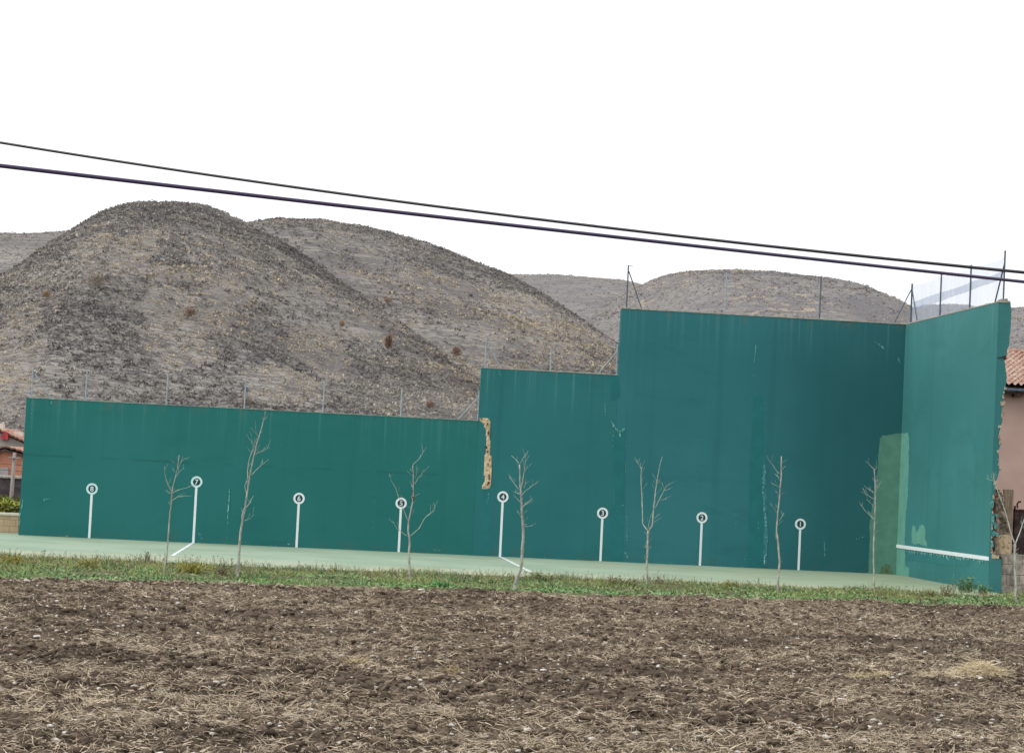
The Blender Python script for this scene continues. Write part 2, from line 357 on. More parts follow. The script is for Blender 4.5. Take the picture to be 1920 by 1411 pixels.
fast_mesh('outer_field', np.stack([X.ravel(), Y.ravel(), (-.07+0*X).ravel()], -1), F_[m_.ravel()[F_].all(1)], SOIL, smooth=True)['kind'] = 'structure'
# grass verge ground
X, Y, F_ = grid(-70, 60, -40, -11.6, .3, .3)
m_ = (Y > field_edge(X)-1.2)
def verge_z(X, Y): return .02+.05*fbm(X*.6, Y*.6, 60, 3)+.02*np.exp(-((Y+14)/2.)**2)
zz = np.where(Y > court_edge(X)-.1, -.06, verge_z(X, Y))
fast_mesh('verge', np.stack([X.ravel(), Y.ravel(), zz.ravel()], -1), F_[m_.ravel()[F_].all(1)], TURF, smooth=True)['kind'] = 'structure'
X, Y, F_ = grid(.5, 60, -12, 12, .5, .5)
fast_mesh('side_ground', np.stack([X.ravel(), Y.ravel(), (-.03+.03*fbm(X, Y, 9)).ravel()], -1), F_, TURF, smooth=True)['kind'] = 'structure'

# ------------------------------------------------------------------ hills
def hill(px, yc, yf, pw, amp, seed, x0, x1, step, material, back=1.0, base=-3.5):
    P = np.array([ony(a, b, yc) for a, b in px]); hx = np.linspace(P[0, 0], P[-1, 0], 400); hz0 = np.interp(hx, P[:, 0], P[:, 2]); hz = hz0.copy()
    def H(X, Y):
        warp = 0*X
        crest = np.interp(X, hx, hz); sm = 4.0
        crest = (np.interp(X-sm, hx, hz)+2*crest+np.interp(X+sm, hx, hz))/4
        crest = crest+amp*.09*fbm(X*.12, 0*X+seed, seed+5, 4, .6)
        t = np.clip((Y-yf)/(yc-yf), 0, 1); s = 1-(1-t)**pw
        tb = np.clip((Y-yc)/((yc-yf)*back), 0, 1); s = s*(1-tb**2*(3-2*tb))
        rel = s*(1-t**3)
        g = .6*fbm(X*.022+.4*vn(Y*.02, X*.01, seed+9), Y*.010, seed, 4, .5)+.5*(.35-np.abs(fbm(X*.030+.6*vn(Y*.015, X*.01, seed+9), Y*.008, seed+3, 3, .5))*1.6)
        g2 = fbm(X*.11, Y*.06, seed+20, 4, .6)
        cor = 1-.0*t
        return base+(crest-base)*s*cor+rel*(amp*g+amp*.22*g2)+.25*fbm(X*.5, Y*.5, seed+30, 3)*s
    ys = np.linspace(yf, yc+40, 160)
    for it in range(3):       # bring the visible skyline, not just the crest line, to its height
        want = (hz0-CAM[2])/(yc-CAM[1])
        f = (ys-CAM[1])/(yc-CAM[1]); XX = CAM[0]+(hx[None]-CAM[0])*f[:, None]; YY = np.repeat(ys[:, None], len(hx), 1)
        got = ((H(XX, YY)-CAM[2])/(YY-CAM[1])).max(0)
        d = np.clip((want-got)*(yc-CAM[1]), -12, 12); d = np.where(hz0 > 8, d, 0); d = np.convolve(np.pad(d, 3, 'edge'), np.ones(7)/7, 'valid')
        hz += d*.9
    return H
pA = [(-500, 800), (-250, 640), (-100, 560), (0, 515), (60, 478), (130, 436), (165, 415), (185, 402), (230, 387), (270, 380), (300, 379), (350, 382), (380, 386), (420, 399), (450, 411), (480, 430), (520, 450), (560, 472), (620, 515), (700, 572), (800, 642), (870, 700), (950, 745), (1100, 830), (1300, 870)]
pB = [(150, 560), (300, 480), (430, 425), (490, 413), (530, 411), (600, 413), (650, 420), (700, 429), (750, 441), (800, 455), (850, 475), (900, 495), (950, 514), (1000, 540), (1060, 578), (1110, 612), (1160, 650), (1250, 700), (1400, 790), (1600, 860)]
pC = [(600, 640), (850, 540), (950, 514), (1050, 515), (1100, 519), (1180, 526), (1260, 548), (1350, 600), (1500, 700)]
pD = [(850, 760), (1000, 650), (1100, 595), (1180, 546), (1215, 528), (1240, 518), (1270, 511), (1320, 507), (1380, 505), (1430, 508), (1480, 512), (1540, 521), (1560, 528), (1600, 547), (1650, 557), (1700, 566), (1760, 575), (1830, 580), (1900, 578), (1960, 575), (2300, 590)]
pE = [(-600, 470), (-150, 442), (0, 436), (60, 437), (110, 433), (150, 433), (260, 470), (400, 560)]
HA = hill(pA, 270, 95, 1.35, 7.5, 100, 0, 0, 0, None)
HB = hill(pB, 400, 190, 1.35, 10.0, 200, 0, 0, 0, None)
HC = hill(pC, 720, 430, 1.5, 8.0, 300, 0, 0, 0, None)
HD = hill(pD, 600, 300, 1.5, 8.0, 400, 0, 0, 0, None)
HE = hill(pE, 520, 260, 1.5, 8.0, 500, 0, 0, 0, None)
def hill_mesh(H, x0, x1, y0, y1, s, m):
    X, Y, F_ = grid(x0, x1, y0, y1, s, s*1.1); Z = H(X, Y)
    o = fast_mesh('hill', np.stack([X.ravel(), Y.ravel(), Z.ravel()], -1), F_, m, smooth=True); o['kind'] = 'structure'; return o
hill_mesh(HA, -150, 90, 95, 420, .8, HILLA)
hill_mesh(HB, -130, 150, 190, 560, 1.2, HILLB)
hill_mesh(HC, -80, 230, 430, 900, 2.2, HILLD)
hill_mesh(HD, -60, 330, 300, 850, 2.0, HILLD)
hill_mesh(HE, -330, 40, 260, 760, 2.4, HILLB)

# icosahedron template
def ico(sub=0):
    bm = bmesh.new(); bmesh.ops.create_icosphere(bm, subdivisions=sub+1, radius=1)
    V = np.array([v.co[:] for v in bm.verts]); F = np.array([[v.index for v in f.verts] for f in bm.faces]); bm.free(); return V, F
ICO0, ICO1 = ico(0), ico(1)
def scatter_lumps(name, P, size, squash, cols, material, tpl, jit=.25, stretch=None, parent=None, smooth=True):
    V, F = tpl; n = len(P); k = len(V)
    a = rng.uniform(0, 2*np.pi, n) if name != 'hillside_scrub' else rng.normal(0, .5, n); ca, sa = np.cos(a), np.sin(a)
    T = V[None]*(1+rng.uniform(-jit, jit, (n, k, 1)))
    sx = size*(1 if stretch is None else stretch)
    T = T*np.stack([sx, size, size*squash], -1)[:, None, :]
    Xr = T[..., 0]*ca[:, None]-T[..., 1]*sa[:, None]; Yr = T[..., 0]*sa[:, None]+T[..., 1]*ca[:, None]
    W = np.stack([Xr, Yr, T[..., 2]], -1)+P[:, None, :]
    Fa = F[None]+(np.arange(n)*k)[:, None, None]
    return fast_mesh(name, W.reshape(-1, 3), Fa.reshape(-1, 3), material, parent, smooth=smooth, cols=np.repeat(cols, k, 0))
def hit(px, py, H):
    d = ray(px, py); d = d/d[1]
    for yv in np.arange(100, 700, .5):
        p = CAM+d*(yv-CAM[1])
        if p[2] < float(H(np.array([p[0]]), np.array([p[1]]))[0]): return p
    return CAM+d*(300-CAM[1])
def erosion(H, lst):
    out = []
    for px, py, wpx, dep in lst:
        p = hit(px, py, H); out.append((p[0], p[1], wpx*(p[1]-CAM[1])/CF, dep))
    return out
EROSION = {70: erosion(HA, [(290, 441, 22, 6), (318, 574, 52, 7), (405, 590, 26, 9), (250, 470, 45, 12), (180, 455, 30, 9), (500, 430, 14, 9), (600, 660, 60, 14), (330, 650, 70, 9), (20, 640, 40, 16), (25, 700, 50, 12), (420, 560, 30, 7), (540, 720, 90, 8), (690, 610, 22, 16)]),
           80: erosion(HB, [(635, 452, 32, 12), (694, 480, 26, 8), (780, 520, 16, 20), (830, 555, 40, 12), (850, 590, 36, 12), (660, 515, 30, 6), (940, 620, 40, 12), (1040, 650, 50, 12), (1010, 590, 18, 22), (900, 650, 40, 10)])}
def scrub(H, n, x0, x1, y0, y1, smin, smax, seed):
    x = rng.uniform(x0, x1, n*2); y = rng.uniform(y0, y1, n*2)
    d = fbm(x*.06, y*.04, seed, 4, .6); keep = rng.uniform(-.55, .55, n*2) < d+.1
    # keep what lies inside the camera's wedge, with margin
    xc = (x-CAM[0])/(y-CAM[1]); keep &= (xc > -.20) & (xc < .40)
    x, y = x[keep], y[keep]; s = smin+(smax-smin)*rng.random(len(x))**3.4
    z = H(x, y)+s*.15
    c = np.array([(.142, .130, .128), (.192, .177, .168), (.262, .242, .218), (.385, .352, .305), (.44, .37, .265)])
    reg = fbm(x*.035, y*.028, seed+40, 4, .6)+.5*fbm(x*.2, y*.2, seed+50, 2); tn = fbm(x*.03+9, y*.03, seed+60, 3)
    lev = np.clip(1.4+reg*1.7+1.5*fbm(x*.02, z*1.1, seed+70, 3)+rng.normal(0, .65, len(x)), 0, 3).round().astype(int); lev = np.where((lev >= 2) & (tn+rng.normal(0, .2, len(x)) > .28), 4, lev)
    if seed in EROSION:      # slips of bare tan earth
        for (ex, ey, ew, eh) in EROSION[seed]:
            q = ((x-ex)/ew)**2+((y-ey)/eh)**2+.7*fbm(x*.25, y*.18, seed+80, 3)
            inn = (q < 1) & (rng.random(len(x)) < .82); lev = np.where(inn, np.where(rng.random(len(x)) < .6, 4, 3), lev); s = np.where(inn, s*.7, s)
    pal = c[lev]*rng.uniform(.85, 1.2, (len(x), 1))
    return np.stack([x, y, z], -1), s, pal
A = scrub(HA, 190000, -130, 60, 100, 285, .09, .50, 70)
B = scrub(HB, 120000, -100, 100, 215, 420, .11, .6, 80)
D = scrub(HD, 60000, -40, 260, 380, 620, .12, .55, 90)
E_ = scrub(HE, 20000, -230, 0, 330, 530, .12, .5, 97)
Cc = scrub(HC, 10000, -40, 160, 520, 735, .15, .6, 95)
P = np.concatenate([A[0], B[0], D[0], Cc[0], E_[0]]); S = np.concatenate([A[1], B[1], D[1], Cc[1], E_[1]]); Q = np.concatenate([A[2], B[2], D[2]*1.15, Cc[2]*1.15, E_[2]*1.1])
def scatter_tufts(name, P, size, cols, material, per=9):
    """each shrub is a small dome of leaf-clump faces facing every way"""
    n = len(P); u = rng.normal(0, 1, (n, per, 3)); u /= np.linalg.norm(u, axis=2, keepdims=True); u[..., 2] = np.abs(u[..., 2])*.7
    c = P[:, None, :]+u*(size[:, None, None]*rng.uniform(.2, .95, (n, per, 1)))*np.array([1.25, 1.0, .9])
    V = c[:, :, None, :]+rng.normal(0, 1, (n, per, 3, 3))*(size[:, None, None, None]*.30)
    m = n*per; cc = np.repeat(cols, per, 0)*rng.uniform(.8, 1.2, (m, 1))
    return fast_mesh(name, V.reshape(-1, 3), np.arange(m*3).reshape(-1, 3), material, cols=np.repeat(cc, 3, 0))
tag(scatter_tufts('hillside_scrub', P, S, Q, SCRUB), 'low grey brown scrub dotting the dry hillsides', 'scrub', kind='stuff')

# ================================================================== FIELD DRESSING
def infield(n, y0=-55, y1=-18.6, pw=1.0):
    """points over the part of the field in and around the view, denser towards the camera"""
    y = y0+(y1-y0)*rng.random(n)**pw; d = y-CAM[1]
    x = CAM[0]+d*rng.uniform(-.20, .40, n)
    k = y < field_edge(x)+.1
    return x[k], y[k]
x, y = infield(85000, pw=1.2)
s = .010+.050*rng.random(len(x))**3.2
cc = np.array([(.050, .037, .029), (.11, .083, .062), (.20, .155, .115)])[rng.choice(3, len(x))]*rng.uniform(.8, 1.2, (len(x), 1))
tag(scatter_lumps('soil_clods', np.stack([x, y, soil_z(x, y)+s*.25], -1), s, .7, cc, CLOD, ICO0, .38, rng.uniform(1, 1.9, len(x)), smooth=False), 'broken brown clods all over the ploughed field', 'clods', kind='stuff')
x, y = infield(7500, pw=1.15)
s = .008+.026*rng.random(len(x))**3
cc = np.array([(.62, .58, .52), (.44, .38, .30), (.75, .73, .70), (.33, .26, .19)])[rng.choice(4, len(x), p=[.34, .26, .25, .15])]
tag(scatter_lumps('field_stones', np.stack([x, y, soil_z(x, y)+s*.6+.012], -1), s, .65, cc, STONE, ICO0, .25, rng.uniform(1, 1.8, len(x))), 'small pale stones strewn through the ploughed soil', 'stones', kind='stuff')
def strands(P, ang, elev, L, W, cols, bend, name, material, seg=3, parent=None):
    """each strand: a tapering ribbon of seg quads, curved"""
    n = len(P); t = np.linspace(0, 1, seg+1)
    dx, dy = np.cos(ang), np.sin(ang); ce, se = np.cos(elev), np.sin(elev)
    r = t[None]*L[:, None]; curve = bend[:, None]*(t[None]**2)*L[:, None]
    cx = P[:, 0, None]+dx[:, None]*(r*ce[:, None]+curve*(se[:, None]))+(-dy[:, None])*curve*.3
    cy = P[:, 1, None]+dy[:, None]*(r*ce[:, None]+curve*(se[:, None]))+dx[:, None]*curve*.3
    cz = P[:, 2, None]+r*se[:, None]-np.abs(curve)*.55
    # ribbon width vector: perpendicular in plan, tipped a little
    wa = ang+np.pi/2+rng.uniform(-.6, .6, n); tip = rng.uniform(-.8, .8, n)
    wx, wy, wz = np.cos(wa)*np.cos(tip), np.sin(wa)*np.cos(tip), np.sin(tip)
    wd = (W[:, None]*(1-.75*t[None]**1.5))/2
    Lf = np.stack([cx-wx[:, None]*wd, cy-wy[:, None]*wd, cz-wz[:, None]*wd], -1)
    Rt = np.stack([cx+wx[:, None]*wd, cy+wy[:, None]*wd, cz+wz[:, None]*wd], -1)
    V = np.stack([Lf, Rt], 2).reshape(n, -1, 3); k = V.shape[1]
    f = np.array([[2*i, 2*i+1, 2*i+3, 2*i+2] for i in range(seg)])
    Fa = f[None]+(np.arange(n)*k)[:, None, None]
    return fast_mesh(name, V.reshape(-1, 3), Fa.reshape(-1, 4), material, parent, cols=np.repeat(cols, k, 0))
x, y = infield(250000, pw=1.3)
dn = .25*np.clip((-45-y)/4, 0, 1)+fbm(x*.24, y*.6, 3, 3)+.5*fbm(x*2.1, y*2.1, 13, 3)
k = rng.uniform(-.6, .6, len(x)) < dn*1.5-.05; x, y = x[k], y[k]; n = len(x)
cc = np.array([(.38, .30, .21), (.48, .39, .275), (.27, .205, .145), (.60, .50, .37)])[rng.choice(4, n, p=[.35, .3, .25, .1])]*rng.uniform(.8, 1.15, (n, 1))
tag(strands(np.stack([x, y, soil_z(x, y)+.02+rng.uniform(0, .03, n)], -1), rng.uniform(0, 2*np.pi, n), np.abs(rng.normal(0, .3, n)), .03+.13*rng.random(n)**2.2,
            .004+.008*rng.random(n), cc, rng.normal(0, .6, n), 'straw_stubble', TINT, 2), 'dry straw and roots tangled in the ploughed soil', 'straw', kind='stuff')
# raked tufts: strands lying together
x0_, y0_ = infield(8500, pw=1.5); k = rng.uniform(-.55, .45, len(x0_)) < 1.3*fbm(x0_*.24, y0_*.6, 3, 3)+.12+.35*np.clip((-45-y0_)/4, 0, 1); x0_, y0_ = x0_[k], y0_[k]
nt_ = len(x0_); per = 34; ta = np.repeat(rng.normal(0, .9, nt_), per); ts = np.repeat(.08+.30*rng.random(nt_)**2, per)
n = nt_*per; u = rng.normal(0, .5, n)*ts*1.3; v_ = rng.normal(0, .45, n)*ts
x = np.repeat(x0_, per)+u*np.cos(ta)-v_*np.sin(ta); y = np.repeat(y0_, per)+u*np.sin(ta)+v_*np.cos(ta)
zz = soil_z(x, y)+.012+.28*ts*np.clip(1-(u/ts)**2-(v_/ts)**2, 0, 1)*rng.random(n)
cb_ = np.repeat(np.array([(.42, .345, .25), (.50, .415, .30), (.33, .27, .20), (.60, .50, .36)])[rng.choice(4, nt_, p=[.35, .3, .25, .1])], per, 0)*rng.uniform(.75, 1.2, (n, 1))
tag(strands(np.stack([x, y, zz], -1), ta+rng.normal(0, .45, n)+np.pi*rng.integers(0, 2, n), rng.normal(.08, .3, n), .05+.16*rng.random(n), .006+.008*rng.random(n), cb_, rng.normal(0, .6, n), 'straw_tufts', TINT, 2), 'matted tufts of pale straw raked over the field', 'straw', kind='stuff')
# upright stubble
x, y = infield(1600); n = len(x)
cc = np.tile((.40, .33, .23), (n, 1))*rng.uniform(.7, 1.2, (n, 1))
tag(strands(np.stack([x, y, soil_z(x, y)], -1), rng.uniform(0, 2*np.pi, n), rng.uniform(.7, 1.5, n), rng.uniform(.06, .2, n), rng.uniform(.004, .008, n), cc, rng.normal(0, .2, n), 'standing_stubble', TINT, 3), 'thin dry stalks standing up out of the soil', 'stubble', kind='stuff')

def stone_thing(px, py, size, st, rot, label, col_mat=PEB, squash=.5, dirx=1):
    p = onz(px, py, .05); x, y = p[0], p[1]; z = float(soil_z(np.array([x]), np.array([y]))[0])
    V, F = ICO1; V = V*(1+np.random.default_rng(int(px)).uniform(-.2, .2, (len(V), 1)))*np.array([size*st, size, size*squash])
    c, s_ = math.cos(rot), math.sin(rot)
    V = np.stack([V[:, 0]*c-V[:, 1]*s_, V[:, 0]*s_+V[:, 1]*c, V[:, 2]], -1)
    o = fast_mesh('stone', V, F, col_mat, smooth=False); o.location = (x, y, z+size*squash*.6+.015)
    tag(o, label, 'stone'); return o
stone_thing(115, 1318, .030, 3.0, .6, 'long thin white stone lying at lower left of the ploughed field')
stone_thing(4, 1214, .045, 1.3, 0, 'white stone cut off by the left edge of the picture')
stone_thing(70, 1197, .04, 1.5, .3, 'rounded white stone in the field near the left edge, above the tangle of straw')
stone_thing(50, 1096, .045, 1.5, .1, 'white stone at the foot of the grass verge, leftmost of those there')
stone_thing(1752, 1144, .055, 1.3, .5, 'white stone on the soil under the front wall, close to the grass')
stone_thing(1578, 1313, .042, 1.5, .2, 'smooth white stone below and left of the straw heap')
stone_thing(908, 1283, .048, 1.5, .1, 'blocky white stone near the middle of the ploughed field')
stone_thing(1350, 1151, .045, 1.5, .1, 'flat pale stone in the dark soil below marker number two')
stone_thing(265, 1109, .05, 1.5, .1, 'flat white stone just below the grass beside the leftmost sapling')
stone_thing(790, 1112, .05, 1.5, .1, 'small pale stone below the third sapling from the left')

def straw_heap(px, py, rx, ry, h, n, label, col):
    p = onz(px, py, .03); t = thing('straw_heap', label, 'straw heap', (p[0], p[1], 0))
    a = rng.uniform(0, 2*np.pi, n); r = np.sqrt(rng.random(n))
    x = p[0]+r*np.cos(a)*rx; y = p[1]+r*np.sin(a)*ry
    zz = soil_z(x, y)+.01+h*(1-r**2)*rng.uniform(.5, 1, n)
    cc = np.tile(col, (n, 1))*rng.uniform(.75, 1.15, (n, 1))
    strands(np.stack([x, y, zz], -1), rng.normal(math.pi*rng.integers(0, 2, n), .8, n), rng.normal(.0, .35, n), rng.uniform(.08, .26, n), rng.uniform(.005, .009, n), cc, rng.normal(0, .3, n), 'straw', TINT, 3, t)
    X, Y, F = grid(-1, 1, -1, 1, .1, .1); rr = np.sqrt(X**2+Y**2)
    Z = h*.75*np.clip(1-rr**2, -.3, 1)
    fast_mesh('core', np.stack([(p[0]+X*rx).ravel(), (p[1]+Y*ry).ravel(), (Z+soil_z(p[0]+X*rx, p[1]+Y*ry)*.3).ravel()], -1), F, TINT, t, smooth=True, cols=np.tile(np.array(col)*.6, (X.size, 1)))
straw_heap(1838, 1272, .40, .42, .24, 3200, 'golden heap of straw on the ploughed soil at lower right', (.66, .56, .38))
straw_heap(1765, 1277, .38, .16, .07, 700, 'low pale tail of straw trailing left from the golden heap', (.62, .53, .37))
straw_heap(1630, 1272, .35, .12, .06, 700, 'thin yellowish streak of straw, left of the golden heap', (.56, .47, .29))
straw_heap(668, 1252, .22, .2, .05, 350, 'small yellowish straw clump in the middle of the field left of centre', (.46, .38, .22))
straw_heap(850, 1263, .12, .1, .03, 160, 'tiny golden straw tuft in the field, right of the small clump', (.46, .36, .2))

# ================================================================== VERGE PLANTS
n = 210000
y = rng.uniform(-27.5, -11.9, n); x = rng.uniform(-34, 5, n)
xc = (x-CAM[0])/(y-CAM[1]); edge = field_edge(x)
k = (y < court_edge(x)+.25*vn(x*1.7, y*0, 63)) & (y > edge-.25+.3*vn(x*2.2, y*0, 66)) & (xc > -.21) & (xc < .41)
k &= rng.uniform(-.6, .7, n) < 1.5*fbm(x*.9, y*.9, 65, 3)+.15
x, y = x[k], y[k]; n = len(x); edge = field_edge(x)
v = np.clip((y-edge)/(court_edge(x)-edge), 0, 1)           # 0 at the soil, 1 at the court
pn = fbm(x*.55, y*.5, 67, 3)+rng.normal(0, .22, n)
green = np.array((.185, .29, .095)); deep = np.array((.11, .20, .075)); olive = np.array((.23, .29, .095)); dry = np.array((.36, .29, .18)); brn = np.array((.17, .12, .085))
cc = np.where((v < .33)[:, None], green, olive)
cc = np.where((pn < -.15)[:, None], deep, cc)
pdry = np.clip(.08+.42*v, 0, 1)
u = rng.random(n); cc = np.where((u < pdry*.45)[:, None], dry, cc); cc = np.where((u > 1-pdry*.22)[:, None], brn, cc)
cc = cc*rng.uniform(.75, 1.3, (n, 1))
L = (.038+.09*rng.random(n))*(1+1.0*fbm(x*.9, y*.9, 68, 3))*(1+.5*v)
tag(strands(np.stack([x, y, verge_z(x, y)-.01], -1), rng.uniform(0, 2*np.pi, n), rng.uniform(.5, 1.5, n), L, .010+.012*rng.random(n), cc, rng.uniform(0, .7, n), 'grass', GRASSM, 2), 'green and yellowing grass along the verge before the court', 'grass', kind='stuff')
# broad low leaves
n = 26000
x = rng.uniform(-34, 5, n); edge = field_edge(x); y = edge+rng.random(n)**1.6*6
k = rng.uniform(-.3, .7, n) < fbm(x*.7, y*.7, 77, 3)
x, y = x[k], y[k]; n = len(x)
cc = np.array([(.14, .27, .09), (.20, .35, .12), (.23, .32, .16), (.11, .21, .09)])[rng.choice(4, n)]*rng.uniform(.8, 1.25, (n, 1))
tag(strands(np.stack([x, y, verge_z(x, y)], -1), rng.uniform(0, 2*np.pi, n), rng.uniform(.2, 1.1, n), .06+.09*rng.random(n), .03+.03*rng.random(n), cc, rng.uniform(.2, .9, n), 'broad_leaf_weeds', GRASSM, 2), 'bright broad leaved weeds along the edge of the soil', 'weeds', kind='stuff')
# dry weed stems along the court edge
def weeds(n, y0, y1, h0, h1, cols, name, label, seed, thr, extra=5):
    x = rng.uniform(-33, 3, n); y = court_edge(x)+rng.uniform(y0, y1, n)
    k = rng.uniform(-.6, .6, n) < fbm(x*.8, y*.3, seed, 3)+thr; x, y = x[k], y[k]; n = len(x)
    h = rng.uniform(h0, h1, n)*(1+.5*vn(x*.7, y, seed+3)); a = rng.uniform(0, 2*np.pi, n)
    b = np.stack([x, y, verge_z(x, y)], -1); el = rng.uniform(1.1, 1.55, n)
    PP = [b]; AA = [a]; EE = [el]; LL = [h]; WW = [np.full(n, .009)]
    for i in range(extra):
        f = rng.uniform(.35, 1, n); q = b.copy(); q[:, 0] += np.cos(a)*np.cos(el)*h*f; q[:, 1] += np.sin(a)*np.cos(el)*h*f; q[:, 2] += np.sin(el)*h*f
        PP.append(q); AA.append(rng.uniform(0, 2*np.pi, n)); EE.append(rng.uniform(.1, 1.2, n)); LL.append(h*rng.uniform(.1, .28, n)); WW.append(rng.uniform(.008, .02, n))
    m = extra+1; cc = np.array(cols)[rng.choice(len(cols), n*m)]*rng.uniform(.7, 1.2, (n*m, 1))
    tag(strands(np.concatenate(PP), np.concatenate(AA), np.concatenate(EE), np.concatenate(LL), np.concatenate(WW), cc, rng.normal(0, .15, n*m), name, GRASSM, 2), label, 'weeds', kind='stuff')
weeds(1900, -2.2, .0, .06, .25, [(.11, .07, .055), (.17, .12, .08), (.12, .13, .05), (.22, .17, .11)], 'dry_weeds', 'brown seeded weeds along the far side of the verge by the court', 120, .05)
weeds(1300, -4.5, -.3, .08, .18, [(.30, .27, .04), (.24, .24, .05), (.35, .27, .06)], 'yellow_weeds', 'yellow green weeds in patches through the verge', 131, -.22)
# individual taller plants
def bush(px, py, h, wd, n, cols, label, leafw=.02, name='weed_clump', cat='weed'):
    p = onz(px, py, .03); t = thing(name, label, cat, (p[0], p[1], 0))
    m = max(8, n//12); a = rng.uniform(0, 2*np.pi, m); b = np.stack([p[0]+rng.normal(0, wd*.13, m), p[1]+rng.normal(0, wd*.13, m), np.full(m, .0)], -1)
    el = rng.uniform(.8, 1.5, m); L = rng.uniform(.6, 1.05, m)*h
    i = rng.integers(0, m, n); f = rng.uniform(.1, 1, n)
    q = b[i]+np.stack([np.cos(a[i])*np.cos(el[i])*L[i]*f, np.sin(a[i])*np.cos(el[i])*L[i]*f, np.sin(el[i])*L[i]*f], -1)
    cat_ = np.concatenate
    strands(cat_([b, q]), cat_([a, rng.uniform(0, 2*np.pi, n)]), cat_([el, rng.uniform(-.1, 1.2, n)]), cat_([L, rng.uniform(.04, .12, n)*(.6+h)]), cat_([np.full(m, .012), rng.uniform(.5, 1.3, n)*leafw]),
            cat_([np.tile(np.array(cols[0])*.8, (m, 1)), np.array(cols)[rng.integers(0, len(cols), n)]*rng.uniform(.7, 1.25, (n, 1))]), cat_([rng.normal(0, .1, m), rng.uniform(0, .5, n)]), 'foliage', GRASSM, 2, t)
GL = [(.13, .22, .10), (.09, .18, .07), (.17, .26, .13)]
bush(1812, 1108, .48, .9, 500, GL, 'leafy green plant at the foot of the front wall', .03)
bush(1842, 1112, .30, .7, 260, GL, 'low leafy plant under the end corner of the front wall', .03)
bush(1775, 1116, .42, .8, 360, [(.26, .22, .11), (.20, .19, .09), (.16, .12, .08)], 'tuft of dry brown grass before the foot of the front wall', .014)
bush(1745, 1118, .28, .6, 240, [(.26, .24, .10), (.18, .20, .08)], 'short straw coloured tuft, left of the dry brown one near the front wall', .014)
bush(360, 1072, .30, 1.5, 700, [(.36, .33, .05), (.26, .28, .05), (.30, .25, .06)], 'yellow flowering clump between the two leftmost saplings', .022)
bush(415, 1078, .42, .8, 300, [(.12, .08, .06), (.2, .15, .1)], 'brown dead weed clump just left of the tall leaning sapling', .012)
bush(18, 1058, .28, 1.3, 600, [(.34, .30, .05), (.24, .25, .05), (.32, .22, .06)], 'yellow green clump at the left edge of the verge', .022)
bush(170, 1064, .24, 1.2, 500, [(.32, .29, .06), (.2, .22, .06)], 'yellowish clump of weeds below marker number eight', .02)
bush(1010, 1088, .26, 1.5, 600, [(.16, .24, .085), (.20, .26, .10), (.18, .15, .09)], 'green weed mound just right of the thick leaning sapling', .025)
bush(1160, 1096, .24, 2.0, 700, [(.19, .24, .09), (.25, .25, .10), (.20, .16, .10)], 'wide olive weed mound left of the forked sapling', .022)
bush(830, 1100, .16, .8, 420, [(.07, .24, .07), (.10, .28, .08)], 'bright green leafy patch, right of the third sapling foot', .04)
bush(1370, 1103, .28, 1.0, 400, [(.28, .25, .06), (.16, .17, .06)], 'yellow tipped weeds between the forked sapling and the slim wavy one', .018)
bush(275, 1053, .36, .6, 160, [(.13, .09, .07), (.2, .16, .1)], 'thin brown weeds, left of the leftmost sapling', .012)
bush(1238, 1095, .42, .5, 140, [(.14, .09, .07), (.2, .15, .1)], 'upright brown stalks just right of the forked sapling foot', .012)

# ================================================================== SAPLINGS
def sapling(label, Yb, trunk, branches, r0, r1, seed):
    rr = random.Random(seed)
    base = ony(*trunk[0], Yb); t = thing('sapling', label, 'tree', (base[0], base[1], 0), 'bare saplings along the verge')
    tp = [Vector(ony(a, b, Yb)) for a, b in trunk]; tp[0].z = -.05
    # refine with slight wobble
    def refine(pts, amp):
        out = []
        for i in range(len(pts)-1):
            out.append(pts[i])
            for f in (1/3, 2/3):
                out.append(pts[i].lerp(pts[i+1], f)+Vector((rr.uniform(-amp, amp), rr.uniform(-amp, amp), 0)))
        out.append(pts[-1]); return out
    tp = refine(tp, .006); n = len(tp)
    rad = [(r0+(r1-r0)*(i/(n-1))**.6)*.78 for i in range(n)]; rad[0] *= 1.25
    rad = [q*rr.uniform(.93, 1.08) for q in rad]
    m = MB(); m.tube(tp, rad, 8)
    for i in range(5):    # knots
        k = rr.randrange(1, n-2); p = tp[k]; a = rr.uniform(0, 6.28); m.tube([p, p+Vector((math.cos(a), math.sin(a), .5))*rad[k]*1.9], [rad[k]*.7, rad[k]*.25], 6)
    for q in range(16):    # fine twigs on the trunk itself
        k = rr.randrange(n//2, n-1); a = rr.uniform(0, 6.28); v = Vector((math.cos(a), math.sin(a), rr.uniform(.3, 1))).normalized()*rr.uniform(.08, .24)
        m.tube([tp[k], tp[k]+v*.5, tp[k]+v+Vector((0, 0, .02))], [.005, .0035, .0022], 5)
    m.build('trunk', BARK, t, smooth=True)
    for br, bw in branches:
        dy = rr.uniform(-.35, .35); L = len(br)
        pts = [Vector(ony(a, b, Yb+dy*i/(L-1))) for i, (a, b) in enumerate(br)]
        pts = refine(pts, .004); nb = len(pts)
        mb = MB(); mb.tube(pts, [max(.003, .72*bw*(1-.76*(i/(nb-1)))) for i in range(nb)], 6)
        # twigs
        ln = sum((pts[i+1]-pts[i]).length for i in range(nb-1))
        for q in range(int(ln*7)):
            k = rr.randrange(nb//3, nb-1); d = (pts[k+1]-pts[k-1]).normalized()
            v = (d+Vector((rr.uniform(-1, 1), rr.uniform(-1, 1), rr.uniform(-.1, .6)))).normalized()*rr.uniform(.08, .26)
            mb.tube([pts[k], pts[k]+v*.5+Vector((0, 0, .01)), pts[k]+v+Vector((0, 0, .03))], [.0032, .0024, .0016], 5)
        mb.build('branch', TWIG, t, smooth=True)
    return t, tp
W1, W2 = .014, .009
